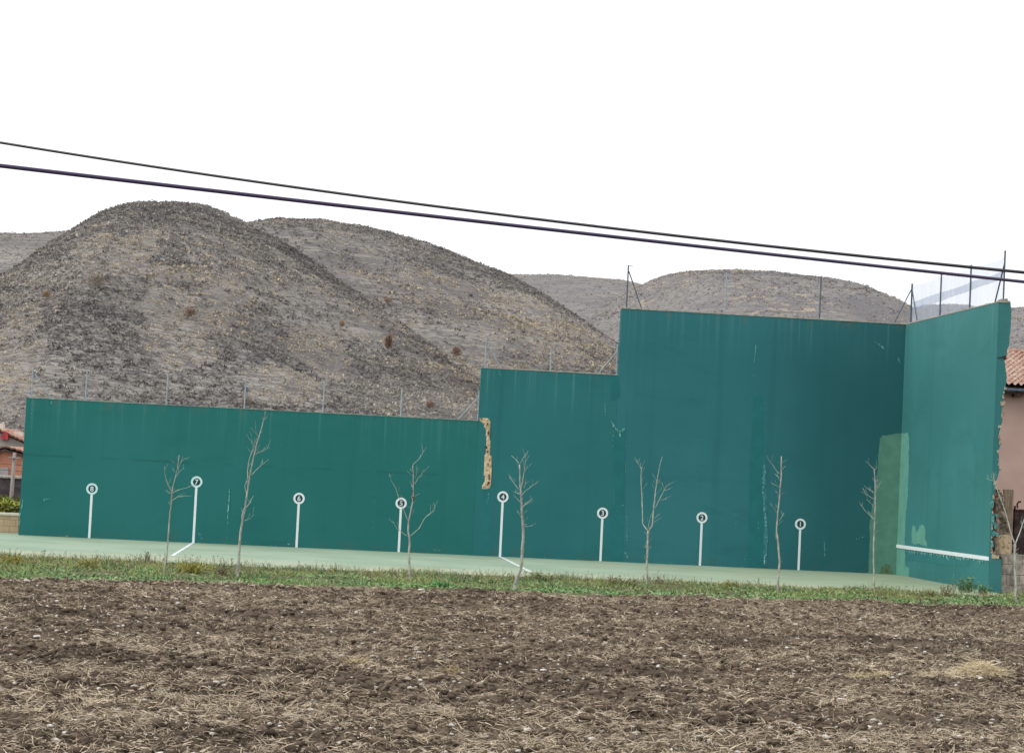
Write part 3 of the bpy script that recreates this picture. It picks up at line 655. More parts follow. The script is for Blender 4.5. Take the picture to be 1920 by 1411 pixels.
sapling('slim leaning sapling beside marker number seven, the leftmost of the row', -19.5,
        [(305, 1088), (308, 1067), (313, 1041), (315, 1007), (318, 970), (322, 936), (322, 922), (327, 902), (333, 878), (336, 853)],
        [([(322, 922), (318, 915), (310, 893), (308, 873)], W1), ([(333, 880), (338, 868), (345, 860), (352, 859)], W2), ([(322, 924), (335, 918), (350, 914), (362, 910)], W1), ([(323, 938), (333, 931), (345, 930), (360, 929)], W1), ([(329, 896), (338, 882), (346, 877)], W2)], .036, .010, 1)
sapling('tallest sapling, leaning right, its tip reaching the top of the lowest wall', -20.5,
        [(444, 1096), (447, 1058), (449, 1023), (451, 996), (455, 973), (460, 951), (463, 926), (467, 901), (471, 879), (476, 854), (482, 829), (489, 807), (494, 787), (498, 772)],
        [([(465, 899), (464, 883), (467, 862), (473, 843), (477, 835)], .016), ([(477, 842), (473, 826), (471, 813)], W2), ([(461, 924), (459, 910), (464, 900)], W2), ([(470, 892), (480, 881), (492, 870), (504, 861)], W1), ([(479, 850), (492, 846), (505, 838)], W2), ([(484, 821), (480, 810), (479, 800)], W2), ([(461, 951), (468, 943), (475, 929)], W1), ([(457, 976), (468, 972), (476, 964)], W2), ([(495, 788), (501, 781)], W2), ([(453, 972), (455, 957), (459, 950)], .012)], .052, .009, 2)
_, tp3 = sapling('sapling with a dead brown leaf cluster and wide side branches, by marker number five', -18.5,
        [(770, 1096), (768, 1068), (767, 1038), (768, 1013), (765, 995), (766, 977), (770, 959), (774, 937), (775, 915), (775, 892), (774, 872)],
        [([(774, 871), (784, 862), (791, 852), (795, 844)], W2), ([(777, 908), (784, 896), (790, 890), (796, 880)], W1), ([(765, 977), (757, 955), (748, 933), (740, 911), (733, 900), (730, 889)], W1), ([(769, 1005), (786, 990), (797, 970), (807, 962), (815, 955), (815, 945)], W1), ([(764, 1005), (753, 997), (744, 990), (736, 977)], W1), ([(779, 895), (784, 876)], W2), ([(764, 1069), (760, 1060)], W2)], .048, .012, 3)
sapling('thickest sapling, its bowed trunk leaning at the foot, by marker number four', -21.5,
        [(963, 1117), (969, 1085), (977, 1062), (979, 1038), (981, 1009), (980, 980), (978, 954), (977, 928), (975, 902), (974, 870)],
        [([(977, 917), (981, 896), (984, 875), (985, 849)], .016), ([(978, 928), (986, 919), (999, 910), (1009, 903)], W1), ([(979, 951), (986, 944), (999, 934)], .016), ([(975, 941), (969, 934), (963, 930)], .014), ([(973, 917), (964, 906), (955, 894)], W2), ([(975, 926), (962, 921)], W2), ([(973, 868), (967, 861), (959, 854)], W2), ([(976, 868), (981, 858), (986, 853)], W2), ([(981, 984), (988, 982)], W1), ([(983, 987), (999, 985)], W2), ([(982, 915), (986, 905), (993, 902)], W2)], .075, .020, 4)
sapling('sapling forking into two long upright arms, between markers three and two', -16.5,
        [(1213, 1108), (1213, 1078), (1213, 1050), (1214, 1019), (1215, 995)],
        [([(1215, 995), (1210, 989), (1205, 981), (1204, 939), (1202, 909), (1202, 878), (1199, 873), (1196, 867)], .022), ([(1216, 995), (1223, 985), (1225, 959), (1228, 929), (1232, 901), (1237, 872), (1242, 855)], .026), ([(1228, 953), (1238, 933), (1245, 919), (1249, 911), (1255, 908)], .014), ([(1245, 919), (1256, 916)], W2), ([(1240, 937), (1250, 935)], W2), ([(1225, 979), (1233, 974)], W2), ([(1227, 971), (1238, 963)], W2), ([(1215, 993), (1218, 975), (1222, 961)], .016), ([(1202, 878), (1206, 876)], W2)], .042, .030, 5)
sapling('slim wavy sapling with short left twigs, between markers two and one', -16.5,
        [(1458, 1119), (1459, 1088), (1462, 1053), (1459, 1017), (1456, 996), (1458, 963), (1462, 928), (1465, 889), (1465, 855)],
        [([(1461, 889), (1451, 875), (1442, 863)], W2), ([(1461, 912), (1448, 907)], W2), ([(1458, 963), (1444, 943)], W2), ([(1461, 976), (1470, 961)], W2), ([(1461, 895), (1453, 888)], W2), ([(1466, 882), (1472, 873)], W2), ([(1456, 1012), (1453, 1002)], W2)], .046, .018, 6)
sapling('straight slim sapling in front of the pale green corner patch', -14.5,
        [(1639, 1116), (1639, 1088), (1638, 1042), (1639, 999), (1641, 953), (1641, 915), (1639, 879)],
        [([(1639, 879), (1632, 873), (1625, 865)], W2), ([(1638, 972), (1634, 968), (1623, 958), (1613, 945)], W1), ([(1638, 935), (1627, 928), (1615, 921)], W1), ([(1638, 922), (1629, 917), (1620, 910)], W2), ([(1638, 948), (1629, 940), (1624, 935)], W2), ([(1640, 884), (1645, 873)], W2), ([(1641, 922), (1647, 912)], W2)], .038, .018, 7)
sapling('forked sapling in front of the broken wall end, cut off by the right edge', -16.5,
        [(1906, 1140), (1905, 1108), (1904, 1078), (1903, 1039), (1903, 1019)],
        [([(1903, 1019), (1897, 1003), (1891, 981), (1886, 961), (1878, 939), (1870, 918), (1864, 901), (1863, 890)], .030), ([(1864, 901), (1856, 899), (1848, 896)], W2), ([(1904, 1019), (1911, 1001), (1919, 977), (1930, 950), (1938, 915)], .028)], .050, .044, 8)
# dead leaves hanging in the third sapling
q = ony(775, 930, -18.5); pts = np.array([q]*26)+rng.normal(0, 1, (26, 3))*(.03, .03, .09)
par = [o for o in COL.objects if o.name == 'sapling.002'][0]
strands(pts, rng.uniform(0, 6.28, 26), rng.uniform(-1, .6, 26), rng.uniform(.04, .09, 26), rng.uniform(.03, .05, 26), np.tile((.15, .07, .04), (26, 1))*rng.uniform(.6, 1.5, (26, 1)), rng.uniform(0, .6, 26), 'dead_leaves', TINT, 2, par)

# ================================================================== THE COURT WALLS
fr = thing('court_wall', 'stepped teal pelota court wall with numbered markers and a high front wall', 'wall', (-15, 0, 0))
def rag(a, b, n, amp, seed):     # ragged line between two points
    r_ = random.Random(seed); return [(a[0]+(b[0]-a[0])*i/n+(r_.uniform(-amp, amp) if 0 < i < n else 0), a[1]+(b[1]-a[1])*i/n+(r_.uniform(-amp, amp) if 0 < i < n else 0)) for i in range(n)]
def wall_part(name, x0, x1, h, m, seed, lean=0, label=None):
    b = MB()
    top = rag((x1, h), (x0, h), int((x1-x0)*3), .012, seed)
    left = rag((x0, h), (x0-lean, 0), int(h*3), .006, seed+1)
    b.prism([(x0-lean, 0), (x1, 0)]+top+left, 'y', 0, TH)
    o = b.build(name, m, fr)
    if label: o['label'] = label
    c = MB(); r_ = random.Random(seed+5); x = x0
    while x < x1-.02:
        w = min(r_.uniform(.3, 1.1), x1-x); g = r_.uniform(.0, .012)
        c.box(x, x+w-.002, -.008-g, TH+.01, h+.001, h+(.035 if m is not PAINT_L else .022)+r_.uniform(-.01, .014)); x += w
    c.build('coping', CONC if m is not PAINT_L else CONCG, o)
    return o
lowp = wall_part('low_wall', XL, XM, HL, PAINT_L, 11, 0, 'lowest wall section, deeper green than the others')
midp = wall_part('middle_wall', XM, XT, HM, PAINT_M, 21, 0)
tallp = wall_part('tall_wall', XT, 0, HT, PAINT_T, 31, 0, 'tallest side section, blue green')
# front wall: ragged end profile (x, z), run along y
outl = [(1895, 563), (1896, 582), (1895, 604), (1893, 640), (1891, 647), (1888, 656), (1887, 666), (1884, 672), (1885, 684), (1887, 700), (1888, 716), (1886, 728), (1883, 736), (1880, 744), (1881, 758), (1879, 768), (1880, 790), (1876, 800), (1874, 818), (1876, 838), (1872, 846), (1872, 862), (1874, 878), (1871, 892), (1867, 905), (1866, 915), (1862, 924), (1858, 930), (1856, 945), (1857, 960), (1856, 990), (1858, 1015), (1860, 1030), (1864, 1040), (1871, 1044), (1877, 1048), (1878, 1075), (1877, 1109)]
prof = [(float(ony(a, b, -10.0)[0]), float(ony(a, b, -10.0)[2])) for a, b in outl]
prof = [(max(p[0], .07), p[1]) for p in prof]; prof[0] = (prof[0][0], HT); prof[-1] = (prof[-1][0], -.1)
dense = []
r_ = random.Random(5)
for i in range(len(prof)-1):
    a, b = prof[i], prof[i+1]; k = max(1, int(math.hypot(a[0]-b[0], a[1]-b[1])/.12))
    for j in range(k):
        am = .012 if i < 3 or i > 34 else .022
        dense.append((max(.05, a[0]+(b[0]-a[0])*j/k+(r_.uniform(-am, am) if (i or j) else 0)), a[1]+(b[1]-a[1])*j/k))
dense.append(prof[-1])
b = MB(); b.prism([(0, -.1), (0, HT)]+dense, 'y', -10.0, .3)
fw = b.build('front_wall', PAINT_F, fr); fw['label'] = 'high front wall at right, lighter green, its outer edge broken'
c = MB(); yv = -10.02; r_ = random.Random(77)
while yv < .3:
    w = min(r_.uniform(.3, 1.0), .31-yv); c.box(-.012, .39, yv, yv+w-.003, HT+.001, HT+.03+r_.uniform(-.008, .02)); yv += w
for i in range(5): c.box(.02+.07*i, .08+.07*i, -10.0, -9.75+.05*i, HT+.02, HT+.05+.03*r_.random()+(.06 if i in (1, 2, 3) else 0))
c.build('coping', CONC, fw)
# broken end: rubble core between plaster remains
def rubble(poly, y0, seed, m, name, parent, step=.05, relief=.06, thick=.5):
    xs = [p[0] for p in poly]; zs = [p[1] for p in poly]
    X, Z, F = grid(min(xs), max(xs), min(zs), max(zs), step, step)
    from mathutils.geometry import intersect_point_tri_2d
    tr = tessellate_polygon([[Vector((p[0], p[1], 0)) for p in poly]])
    ins = np.zeros(X.shape, bool)
    for t in tr:
        (ax, az), (bx, bz), (cx_, cz_) = [poly[i] for i in t]
        d1 = (X-bx)*(az-bz)-(ax-bx)*(Z-bz); d2 = (X-cx_)*(bz-cz_)-(bx-cx_)*(Z-cz_); d3 = (X-ax)*(cz_-az)-(cx_-ax)*(Z-az)
        ins |= ~(((d1 < 0) | (d2 < 0) | (d3 < 0)) & ((d1 > 0) | (d2 > 0) | (d3 > 0)))
    Yd = y0-relief*(.5+.9*fbm(X*6, Z*6, seed, 4, .7)); Yd = np.where(ins, Yd, y0+thick)
    keep = ins.ravel()[F].any(1)
    o = fast_mesh(name, np.stack([X.ravel(), Yd.ravel(), Z.ravel()], -1), F[keep], m, None)
    if parent is not None:
        off = parent.location if parent.parent is None else parent.location+parent.parent.location
        o.data.transform(Matrix.Translation(-Vector(off))); o.parent = parent
    return o
def P2(px, Y): return [(float(ony(a, b, Y)[0]), float(ony(a, b, Y)[2])) for a, b in px]
rubble(P2([(1858, 924), (1866, 918), (1872, 935), (1874, 980), (1872, 1012), (1880, 1044), (1868, 1046), (1861, 1030), (1857, 1000)], -9.9), -9.85, 510, ROCK, 'exposed_masonry', fw, .04, .14, .4)
gr_ = MB(); r_ = random.Random(9)
for (cx_, cy_, w_, h_) in [(1862, 972, 3, 15), (1867, 985, 4, 8), (1864, 1000, 4.5, 6), (1870, 1002, 4, 5), (1861, 945, 2.5, 8), (1869, 966, 3, 4), (1861, 1020, 2, 9)]:
    pts = [(cx_+w_*math.cos(t)*r_.uniform(.6, 1.1), cy_+h_*math.sin(t)*r_.uniform(.6, 1.1)) for t in np.linspace(0, 6.28, 11)[:-1]]
    gr_.prism(P2(pts, -10.06), 'y', -10.07, -9.9)
gr_.build('plaster_remains', mat('torn plaster', lambda K: K.mix(K.ramp(K.noise(9, 5, .7), .42, .58), (.03, .15, .15), (.13, .30, .29)), .9), fw)
dk = MB()  # dark plates painted as the shade inside holes; nothing is recessed
for (cx_, cy_, w_, h_) in [(1864, 950, 4, 12), (1866, 978, 2.5, 8), (1863, 1022, 3.5, 14), (1868, 930, 5, 3), (1884, 668, 6, 1.5), (1876, 670, 6, 1), (1885, 672, 3, 3)]:
    pts = [(cx_+w_*math.cos(t)*r_.uniform(.6, 1.1), cy_+h_*math.sin(t)*r_.uniform(.6, 1.1)) for t in np.linspace(0, 6.28, 11)[:-1]]
    dk.prism(P2(pts, -10.02), 'y', -10.026, -9.9)
dk.build('painted_hole', DARKHOLE, fw)
# chips and dark broken rim of the outer edge
rim = MB(); r_ = random.Random(19)
for i, (x, z) in enumerate(dense):
    if 1.0 < z < 6.6 and r_.random() < .62:
        s_ = r_.uniform(.015, .10); rim.box(max(.04, x-s_*r_.uniform(.2, 1.6)), x+s_*.5, -10.0-r_.uniform(.005, .03), -9.7, z-s_*r_.uniform(.5, 1.6), z+s_*r_.uniform(.5, 1.5))
rim.build('broken_rim', RUBB, fw, bevel=.008)

# ---- flat paint marks on the walls (thin sheets, 4 mm apart)
def mark_poly(px, side='s', off=.004, jag=0, seed=0):
    r_ = random.Random(seed); out = []
    n = len(px)
    for i in range(n):
        a, b_ = px[i], px[(i+1) % n]; k = max(1, int(math.hypot(a[0]-b_[0], a[1]-b_[1])/3)) if jag else 1
        for j in range(k):
            q = (a[0]+(b_[0]-a[0])*j/k, a[1]+(b_[1]-a[1])*j/k)
            if jag: q = (q[0]+r_.uniform(-jag, jag), q[1]+r_.uniform(-jag, jag))
            p = ony(q[0], q[1], 0) if side == 's' else onx(q[0], q[1], 0)
            p = (min(p[0], -.003), -off, max(p[2], .002)) if side == 's' else (-off, min(max(p[1], -9.99), -.004), max(p[2], .002))
            out.append(p)
    return out
def marks(name, lst, m, parent, side='s', off=.004, jag=0, label=None):
    b = MB()
    for i, p in enumerate(lst): b.sheet(mark_poly(p, side, off+(i*7 % 40)*.00035, jag, i+len(name)))
    o = b.build(name, m, parent, recalc=False)
    if label: o['label'] = label
    return o
marks('undercoat_patch', [[(1650, 821), (1655, 816), (1668, 815), (1680, 812), (1697, 814), (1692, 900), (1688, 1000), (1688, 1076), (1628, 1074), (1629, 1040), (1631, 1010), (1630, 985), (1635, 950), (1641, 905), (1646, 880), (1647, 850)]], SAGE, tallp, 's', .004, .8, 'large faded sage green patch in the corner')
marks('undercoat_patch', [[(1684, 812), (1703, 811), (1705, 830), (1704, 880), (1703, 900), (1702, 935), (1699, 960), (1697, 1010), (1697, 1022), (1697, 1048), (1698, 1060), (1705, 1064), (1704, 1084), (1676, 1082), (1678, 1000)]], SAGE2, fw, 'f', .004, .8, 'pale green strip beside the corner')
marks('undercoat_patch', [[(1709, 1018), (1710, 988), (1712, 984), (1716, 987), (1718, 998), (1721, 993), (1725, 986), (1729, 982), (1733, 985), (1736, 995), (1734, 1008), (1738, 1018), (1738, 1024), (1728, 1021), (1722, 1018), (1716, 1021)]], SAGE2, fw, 'f', .004, .7, 'small ragged pale patch above the white strip')
stain = marks('damp_stain', [[(1648, 1074), (1652, 1064), (1660, 1057), (1668, 1058), (1672, 1068), (1674, 1076)]], mat('mould stain', lambda K: K.mix(K.ramp(K.noise(7, 5), .4, .6), (.10, .11, .06), (.10, .2, .12)), .95), tallp, 's', .008, 1.2)
marks('repair_panel', [[(1150, 806), (1171, 806), (1172, 945), (1153, 944)], [(1146, 720), (1150, 705), (1160, 703), (1163, 745), (1145, 752)]], DARKP, tallp if False else midp, 's', .004, .4, 'dark rectangular repair by the step')
marks('repair_strip', [[(1413, 740), (1430, 740), (1436, 900), (1434, 1063), (1402, 1062), (1406, 860)]], DARKS, tallp, 's', .004, .5, 'long darker vertical repair strip')
marks('repair_strip', [[(1430, 868), (1436, 870), (1438, 940), (1440, 1000), (1437, 1060), (1430, 1060), (1433, 985), (1430, 930)]], mat('pale patch paint', lambda K: K.mix(K.ramp(K.noise(5, 5, .75), .4, .6), (.022, .135, .15), (.05, .21, .235)), .85), tallp, 's', .007, .8)
marks('repair_strip', [[(1129, 800), (1140, 850), (1144, 1052), (1110, 1051), (1117, 900)]][0:0]+[[(1146, 945), (1172, 946), (1168, 1052), (1142, 1052)]], DARKS, midp, 's', .003, .4)
marks('repair_strip', [[(905, 918), (921, 918), (917, 1041), (903, 1041)]], DARKS, lowp, 's', .004, .5)
def frag(path, wd, n, seed, smin=.6, smax=2.4):
    """broken flakes along a path in the photograph's plane of the wall"""
    r_ = random.Random(seed); out = []; seg = []; tot = 0
    for i in range(len(path)-1): l = math.dist(path[i], path[i+1]); seg.append(l); tot += l
    for q in range(n):
        d = r_.random()*tot; i = 0
        while i < len(seg)-1 and d > seg[i]: d -= seg[i]; i += 1
        f = d/max(seg[i], .1); cx_ = path[i][0]+(path[i+1][0]-path[i][0])*f+r_.uniform(-wd, wd); cy_ = path[i][1]+(path[i+1][1]-path[i][1])*f
        w_, h_ = r_.uniform(smin, smax)*.5, r_.uniform(smin, smax)*r_.uniform(.6, 2.2)
        k = r_.randint(5, 8); out.append([(cx_+w_*math.cos(t)*r_.uniform(.5, 1.2), cy_+h_*math.sin(t)*r_.uniform(.5, 1.2)) for t in [6.283*j/k for j in range(k)]])
    return out
fl_t = frag([(1417, 648), (1415, 672), (1413, 680)], .4, 22, 1)+frag([(1413, 680), (1413, 705)], .4, 8, 2, .4, 1)+frag([(1431, 740), (1435, 760), (1434, 850)], .5, 12, 3, .4, 1)+frag([(1434, 860), (1430, 900), (1433, 950), (1437, 1000), (1434, 1058)], 2.2, 130, 4, .6, 1.8)
fl_t += frag([(1545, 1015), (1547, 1040)], 1.2, 16, 5)+frag([(1602, 1011), (1622, 1005)], .6, 16, 6, .6, 1.6)+frag([(1648, 645), (1660, 655)], 1, 8, 7)+frag([(1684, 672), (1688, 682)], 1.4, 10, 8)+frag([(1640, 560+80), (1652, 650)], .8, 5, 9)
fl_t += frag([(1420, 955), (1424, 1015)], .6, 5, 10, .8, 1.6)+frag([(1395, 1048), (1412, 1047)], 1, 8, 11, .5, 1.3)+frag([(1180, 1052), (1400, 1063)], .8, 14, 12, .4, 1.2)+frag([(1376, 960), (1385, 985)], 5, 9, 13, .4, 1.1)
marks('paint_flakes', fl_t, FLAKE, tallp, 's', .0085)
fl_m = frag([(1134, 757), (1135, 778)], .5, 16, 21)+frag([(1146, 790), (1152, 797), (1156, 807)], 1, 22, 22)+frag([(1150, 806), (1149, 838)], .6, 12, 23, .5, 1.3)+frag([(1156, 806), (1164, 808), (1172, 804)], 1.5, 22, 24)+frag([(1161, 808), (1163, 818)], 1.2, 16, 25)
fl_m += frag([(1173, 826), (1174, 848), (1173, 886)], .6, 18, 26, .5, 1.4)+frag([(1166, 947), (1172, 947)], .6, 8, 27, .6, 1.6)+frag([(1172, 960), (1176, 975), (1174, 1008), (1178, 1020)], 1.6, 34, 28, .5, 1.5)+frag([(1172, 1036), (1176, 1046)], 2.5, 30, 29)
fl_m += frag([(915, 925), (913, 945)], 2.5, 16, 30, .5, 1.5)+frag([(905, 950), (903, 970)], 1.5, 7, 31, .4, 1.2)+frag([(925, 1040), (1120, 1049)], .8, 12, 32, .4, 1.1)+frag([(935, 693), (938, 705)], 1.5, 8, 33, .6, 1.4)
marks('paint_flakes', fl_m, FLAKE, midp, 's', .0085)
fl_l = frag([(429, 915), (430, 930), (427, 962), (427, 985)], .9, 42, 41)+frag([(426, 985), (425, 1019)], .3, 8, 42, .4, 1)+frag([(83, 936), (91, 935)], 1, 12, 43, .8, 2)+frag([(37, 985), (38, 960), (42, 945), (42, 938)], 1.4, 34, 44, .6, 2.4)
fl_l += frag([(41, 900), (40, 880), (42, 865)], 1, 6, 45, .5, 1.6)+frag([(95, 1003), (145, 1005)], 1.2, 14, 46, .4, 1.5)+frag([(160, 1006), (890, 1040)], 1.0, 60, 47, .4, 1.3)+frag([(537, 1019), (545, 1020)], 1, 8, 48, .6, 1.8)+frag([(813, 1030), (826, 1031)], 1, 9, 49, .6, 1.8)
fl_l += frag([(704, 880), (699, 1000)], .4, 14, 50, .4, 1)+frag([(370, 990), (377, 1010)], 2, 12, 51, .4, 1.4)+frag([(60, 758), (60, 775)], .5, 5, 52, .4, 1)+frag([(96, 750), (97, 758)], 1, 8, 53)+frag([(230, 780), (890, 900)], 40, 14, 54, .3, .9)+frag([(446, 1016), (470, 1017)], .8, 10, 55, .5, 1.5)
marks('paint_flakes', fl_l, FLAKE, lowp, 's', .0085)
fl_f = frag([(1700, 1033), (1760, 1040), (1850, 1052)], 1.5, 80, 61, .5, 2.4)+frag([(1706, 1061), (1750, 1068), (1770, 1074)], .5, 16, 62, .4, 1.4)+frag([(1791, 1050), (1790, 1075), (1786, 1095)], .6, 22, 63, .5, 1.4)+frag([(1853, 1080), (1852, 1105)], .8, 10, 64, .5, 1.5)+frag([(1870, 715), (1872, 735)], 1, 8, 65)
marks('paint_flakes', fl_f, FLAKE, fw, 'f', .0085)
r_ = random.Random(12); chips = []; xq = 1701.0
while xq < 1851:
    yb = 1027.5+(xq-1684)*(21.0/170)+1.0; w_ = r_.uniform(.8, 2.0); h_ = r_.uniform(2.5, 10)*(1.25 if r_.random() < .3 else .8); k = r_.uniform(-1.5, 1.5)
    chips.append([(xq, yb), (xq+w_, yb+.5), (xq+w_*r_.uniform(.7, 1.2)+k, yb+h_*.6), (xq+w_*.5+k*1.3, yb+h_), (xq+k*.6, yb+h_*.5)]); xq += w_+r_.uniform(.6, 5.0)
CHIP = mat('bared pale plaster', lambda K: K.mix(K.ramp(K.noise(9, 5, .7), .4, .65), (.14, .36, .36), (.34, .58, .57)), .9)
marks('chipped_paint', chips, CHIP, fw, 'f', .009)
marks('chipped_paint', frag([(1436, 880), (1431, 900), (1433, 960), (1438, 1000), (1434, 1056)], 2.0, 26, 71, 1.0, 2.6), CHIP, tallp, 's', .024)
marks('chipped_paint', frag([(430, 917), (428, 960), (427, 980)], .5, 12, 72, .9, 2.2), CHIP, lowp, 's', .024)
marks('chipped_paint', frag([(1148, 794), (1156, 806)], .6, 7, 73, .8, 2), CHIP, midp, 's', .024)
marks('damp_stain', [[(1822, 820), (1830, 816), (1842, 818), (1845, 830), (1843, 846), (1825, 848)], [(1698, 1035), (1758, 1043), (1820, 1052), (1815, 1062), (1700, 1050)]], DAMPF, fw, 'f', .003, 1.2)
sp = MB(); sp.box(-.03, -.0, -9.995, -.0, .935, 1.055); sp.build('foul_strip', WHITE, fw, bevel=.004)['label'] = 'white strip across the foot of the front wall'
# exposed brick at the step joint
def put_rel(o): return o
rubble(P2([(898, 788), (899, 784), (916, 783), (920, 792), (919, 820), (918, 850), (922, 856), (922, 884), (920, 915), (905, 917), (904, 909), (908, 905), (908, 856), (911, 850), (912, 826), (911, 805), (906, 793)], -.01), -.004, 610, ADOBE, 'exposed_brick', midp, .035, .035, .02)['label'] = 'bare tan brickwork where plaster fell off the joint'
hl = MB(); r_ = random.Random(3)  # near-black plates stand in for shaded holes in the raised brick relief
for (cx_, cy_, w_, h_) in [(914, 794, 2, 2), (916, 812, 1.6, 4), (912, 838, 1.6, 3), (913, 846, 1, 3), (917, 893, 1.4, 7), (916, 905, 1.8, 3), (915, 870, .8, 4), (903, 784, 3, .6), (918, 862, .8, 3)]:
    pts = [(cx_+w_*math.cos(t)*r_.uniform(.6, 1.1), cy_+h_*math.sin(t)*r_.uniform(.6, 1.1)) for t in np.linspace(0, 6.28, 9)[:-1]]
    hl.prism(P2(pts, -.05), 'y', -.052, -.001)
hl.build('painted_brick_holes', DARKHOLE, midp)
# numbered markers
nums = [('1', 982, 1500), ('2', 970, 1316.5), ('3', 961.5, 1129), ('4', 931, 943.5), ('5', 943, 752.5), ('6', 934, 561.5), ('7', 903, 370), ('8', 916, 172.5)]
for i, (ch, py, px) in enumerate(nums):
    x = -3.505-i*3.5097; zc = float(ony(px, py, 0)[2])
    b = MB(); b.add([(x-.040, -.004, .0), (x+.040, -.004, .0), (x+.040, -.004, zc-.15), (x-.040, -.004, zc-.15)], [(0, 1, 2, 3)])
    t = b.build('marker', WHITE, fr, recalc=False); t['label'] = f'white painted line topped by a ringed number {ch}'
    n = 40; ro, ri = .195, .126; V = [(x+ro*math.cos(a), -.008, zc+ro*math.sin(a)) for a in np.linspace(0, 2*math.pi, n, endpoint=False)]+[(x+ri*math.cos(a), -.008, zc+ri*math.sin(a)) for a in np.linspace(0, 2*math.pi, n, endpoint=False)]
    b = MB(); b.add(V, [(k, (k+1) % n, n+(k+1) % n, n+k) for k in range(n)]); b.build('ring', RINGW if i > 5 else WHITE, t, recalc=False)
    b = MB(); b.add([(x+(ri+.012)*math.cos(a), -.006, zc+(ri+.012)*math.sin(a)) for a in np.linspace(0, 2*math.pi, n, endpoint=False)], [tuple(range(n))]); b.build('disc', DISC, t, recalc=False)
    cu = bpy.data.curves.new('numeral', 'FONT'); cu.body = ch; cu.size = .235; cu.align_x = 'CENTER'; cu.align_y = 'CENTER'; cu.offset = .003
    to = bpy.data.objects.new('tmp', cu); COL.objects.link(to); bpy.context.view_layer.update()
    me = bpy.data.meshes.new_from_object(to.evaluated_get(bpy.context.evaluated_depsgraph_get())); bpy.data.objects.remove(to)
    zsv = [v.co for v in me.vertices]; cxm = (min(v.x for v in zsv)+max(v.x for v in zsv))/2; cym = (min(v.y for v in zsv)+max(v.y for v in zsv))/2
    for v in me.vertices: v.co = Vector((x-(-15)+v.co.x-cxm, -.010, zc+v.co.y-cym))
    me.name = 'numeral'; me.materials.clear(); me.materials.append(WHITE)
    o = bpy.data.objects.new('numeral', me); link(o, t)

# ================================================================== FENCES ON THE WALLS
def post(parent, p0, p1, r, m, name='post'):
    b = MB(); b.tube([p0, p1], r, 8); return b.build(name, m, parent, smooth=False)
def fence(label, posts, braces, z0, Y, wire_m, zt=None, r=.026):
    x0 = ony(*posts[0][0], Y)[0]
    t = thing('wall_top_fence', label, 'fence', (x0, Y, z0))
    tops = []
    for (a, b, m) in posts:
        pa = ony(*a, Y); pb = ony(*b, Y); x = (pa[0]+pb[0])/2
        pb = (x+.0, Y, pb[2]); post(t, (x, Y, z0), pb, r, m); tops.append(pb)
    for (a, b, m) in braces:
        pa = ony(*a, Y); pb = ony(*b, Y); post(t, (pa[0], Y, pa[2]), (pb[0], Y, z0), .021, m, 'brace')
    w = MB()
    for i in range(len(tops)-1):
        a, b = Vector(tops[i]), Vector(tops[i+1]); w.tube([a-Vector((0, 0, .03)), (a+b)/2-Vector((0, 0, .05)), b-Vector((0, 0, .03))], .0016, 4)
    w.build('wire', wire_m, t)
    return t
S_, D_ = STEEL, STEELD
fence('low row of thin steel posts on top of the lowest wall', [((59, 746), (62, 687), S_), ((160, 750), (164, 693), S_), ((312, 757), (315, 700), S_), ((458, 765), (461, 712), S_), ((606, 773), (608, 714), S_), ((752, 780), (753, 727), S_), ((896, 787), (899, 731), S_)],
      [((65, 700), (98, 747), S_), ((897, 745), (858, 785), S_)], HL, .15, STEEL)
fence('three steel posts with diagonal braces on top of the middle wall', [((909, 691), (913, 633), S_), ((1032, 695), (1034, 655), S_), ((1156, 703), (1158, 645), S_)],
      [((914, 645), (940, 692), S_), ((1157, 658), (1121, 700), S_)], HM, .15, STEEL)
ft = fence('tall steel posts on top of the highest side wall, seen against the sky', [((1174, 578), (1179, 497), STEELD), ((1360, 590), (1362, 510), STEEL), ((1537, 598), (1539, 519), STEELD)],
           [((1179, 508), (1204, 578), D_)], HT, .15, STEELD)
hk = Vector(ony(1179, 498, .15)); b = MB(); b.tube([hk-Vector((0.02, 0, .01)), hk+Vector((.12, 0, 0))], .012, 6); b.tube([hk+Vector((.12, 0, .01)), hk+Vector((.12, 0, -.05))], .01, 6); b.build('hook', STEEL, ft)
# netted fence on the front wall
nf = thing('netted_fence', 'steel posts holding a white net with a grey band on top of the front wall', 'fence', (.2, 0, HT))
NH = [1.48, 1.49, 1.5, 1.62]; NY = [.1, -3.35, -6.55, -9.85]
for yv, h in zip(NY, NH): post(nf, (.2, yv, HT), (.2, yv, HT+h), .034 if yv in (NY[0],) else .028, STEELD)
post(nf, (.2, .1, HT+1.32), (-.42, .1, HT), .02, STEELD, 'brace'); post(nf, (.2, .1, HT+1.3), (.2, -.75, HT), .02, STEELD, 'brace'); post(nf, (.2, -9.85, HT+1.25), (.2, -9.0, HT), .024, STEELD, 'brace')
def netgeo(z0, z1, xo, n=48):
    V = []
    for i in range(n+1):
        f = i/n; yv = .08-9.9*f; sag = .05*abs(math.sin(f*3*math.pi)); wob = .02*math.sin(f*23)
        for z in (z0(f), z1(f)-sag*(1 if z1(f) > .9 else .2)): V.append((.2+xo+wob, yv, HT+z))
    return V, [(2*i, 2*i+2, 2*i+3, 2*i+1) for i in range(n)]
b = MB(); b.add(*netgeo(lambda f: .08, lambda f: 1.44, .035)); b.build('net', NET, nf, recalc=False)
b = MB(); b.add(*netgeo(lambda f: .50+.28*f, lambda f: .83+.22*f, .042)); b.build('net_band', NETB, nf, recalc=False)
b = MB(); b.tube([(.2, .1, HT+1.46), (.2, -3.35, HT+1.45), (.2, -6.55, HT+1.47), (.2, -9.85, HT+1.55)], .003, 4); b.build('wire', STEELD, nf)

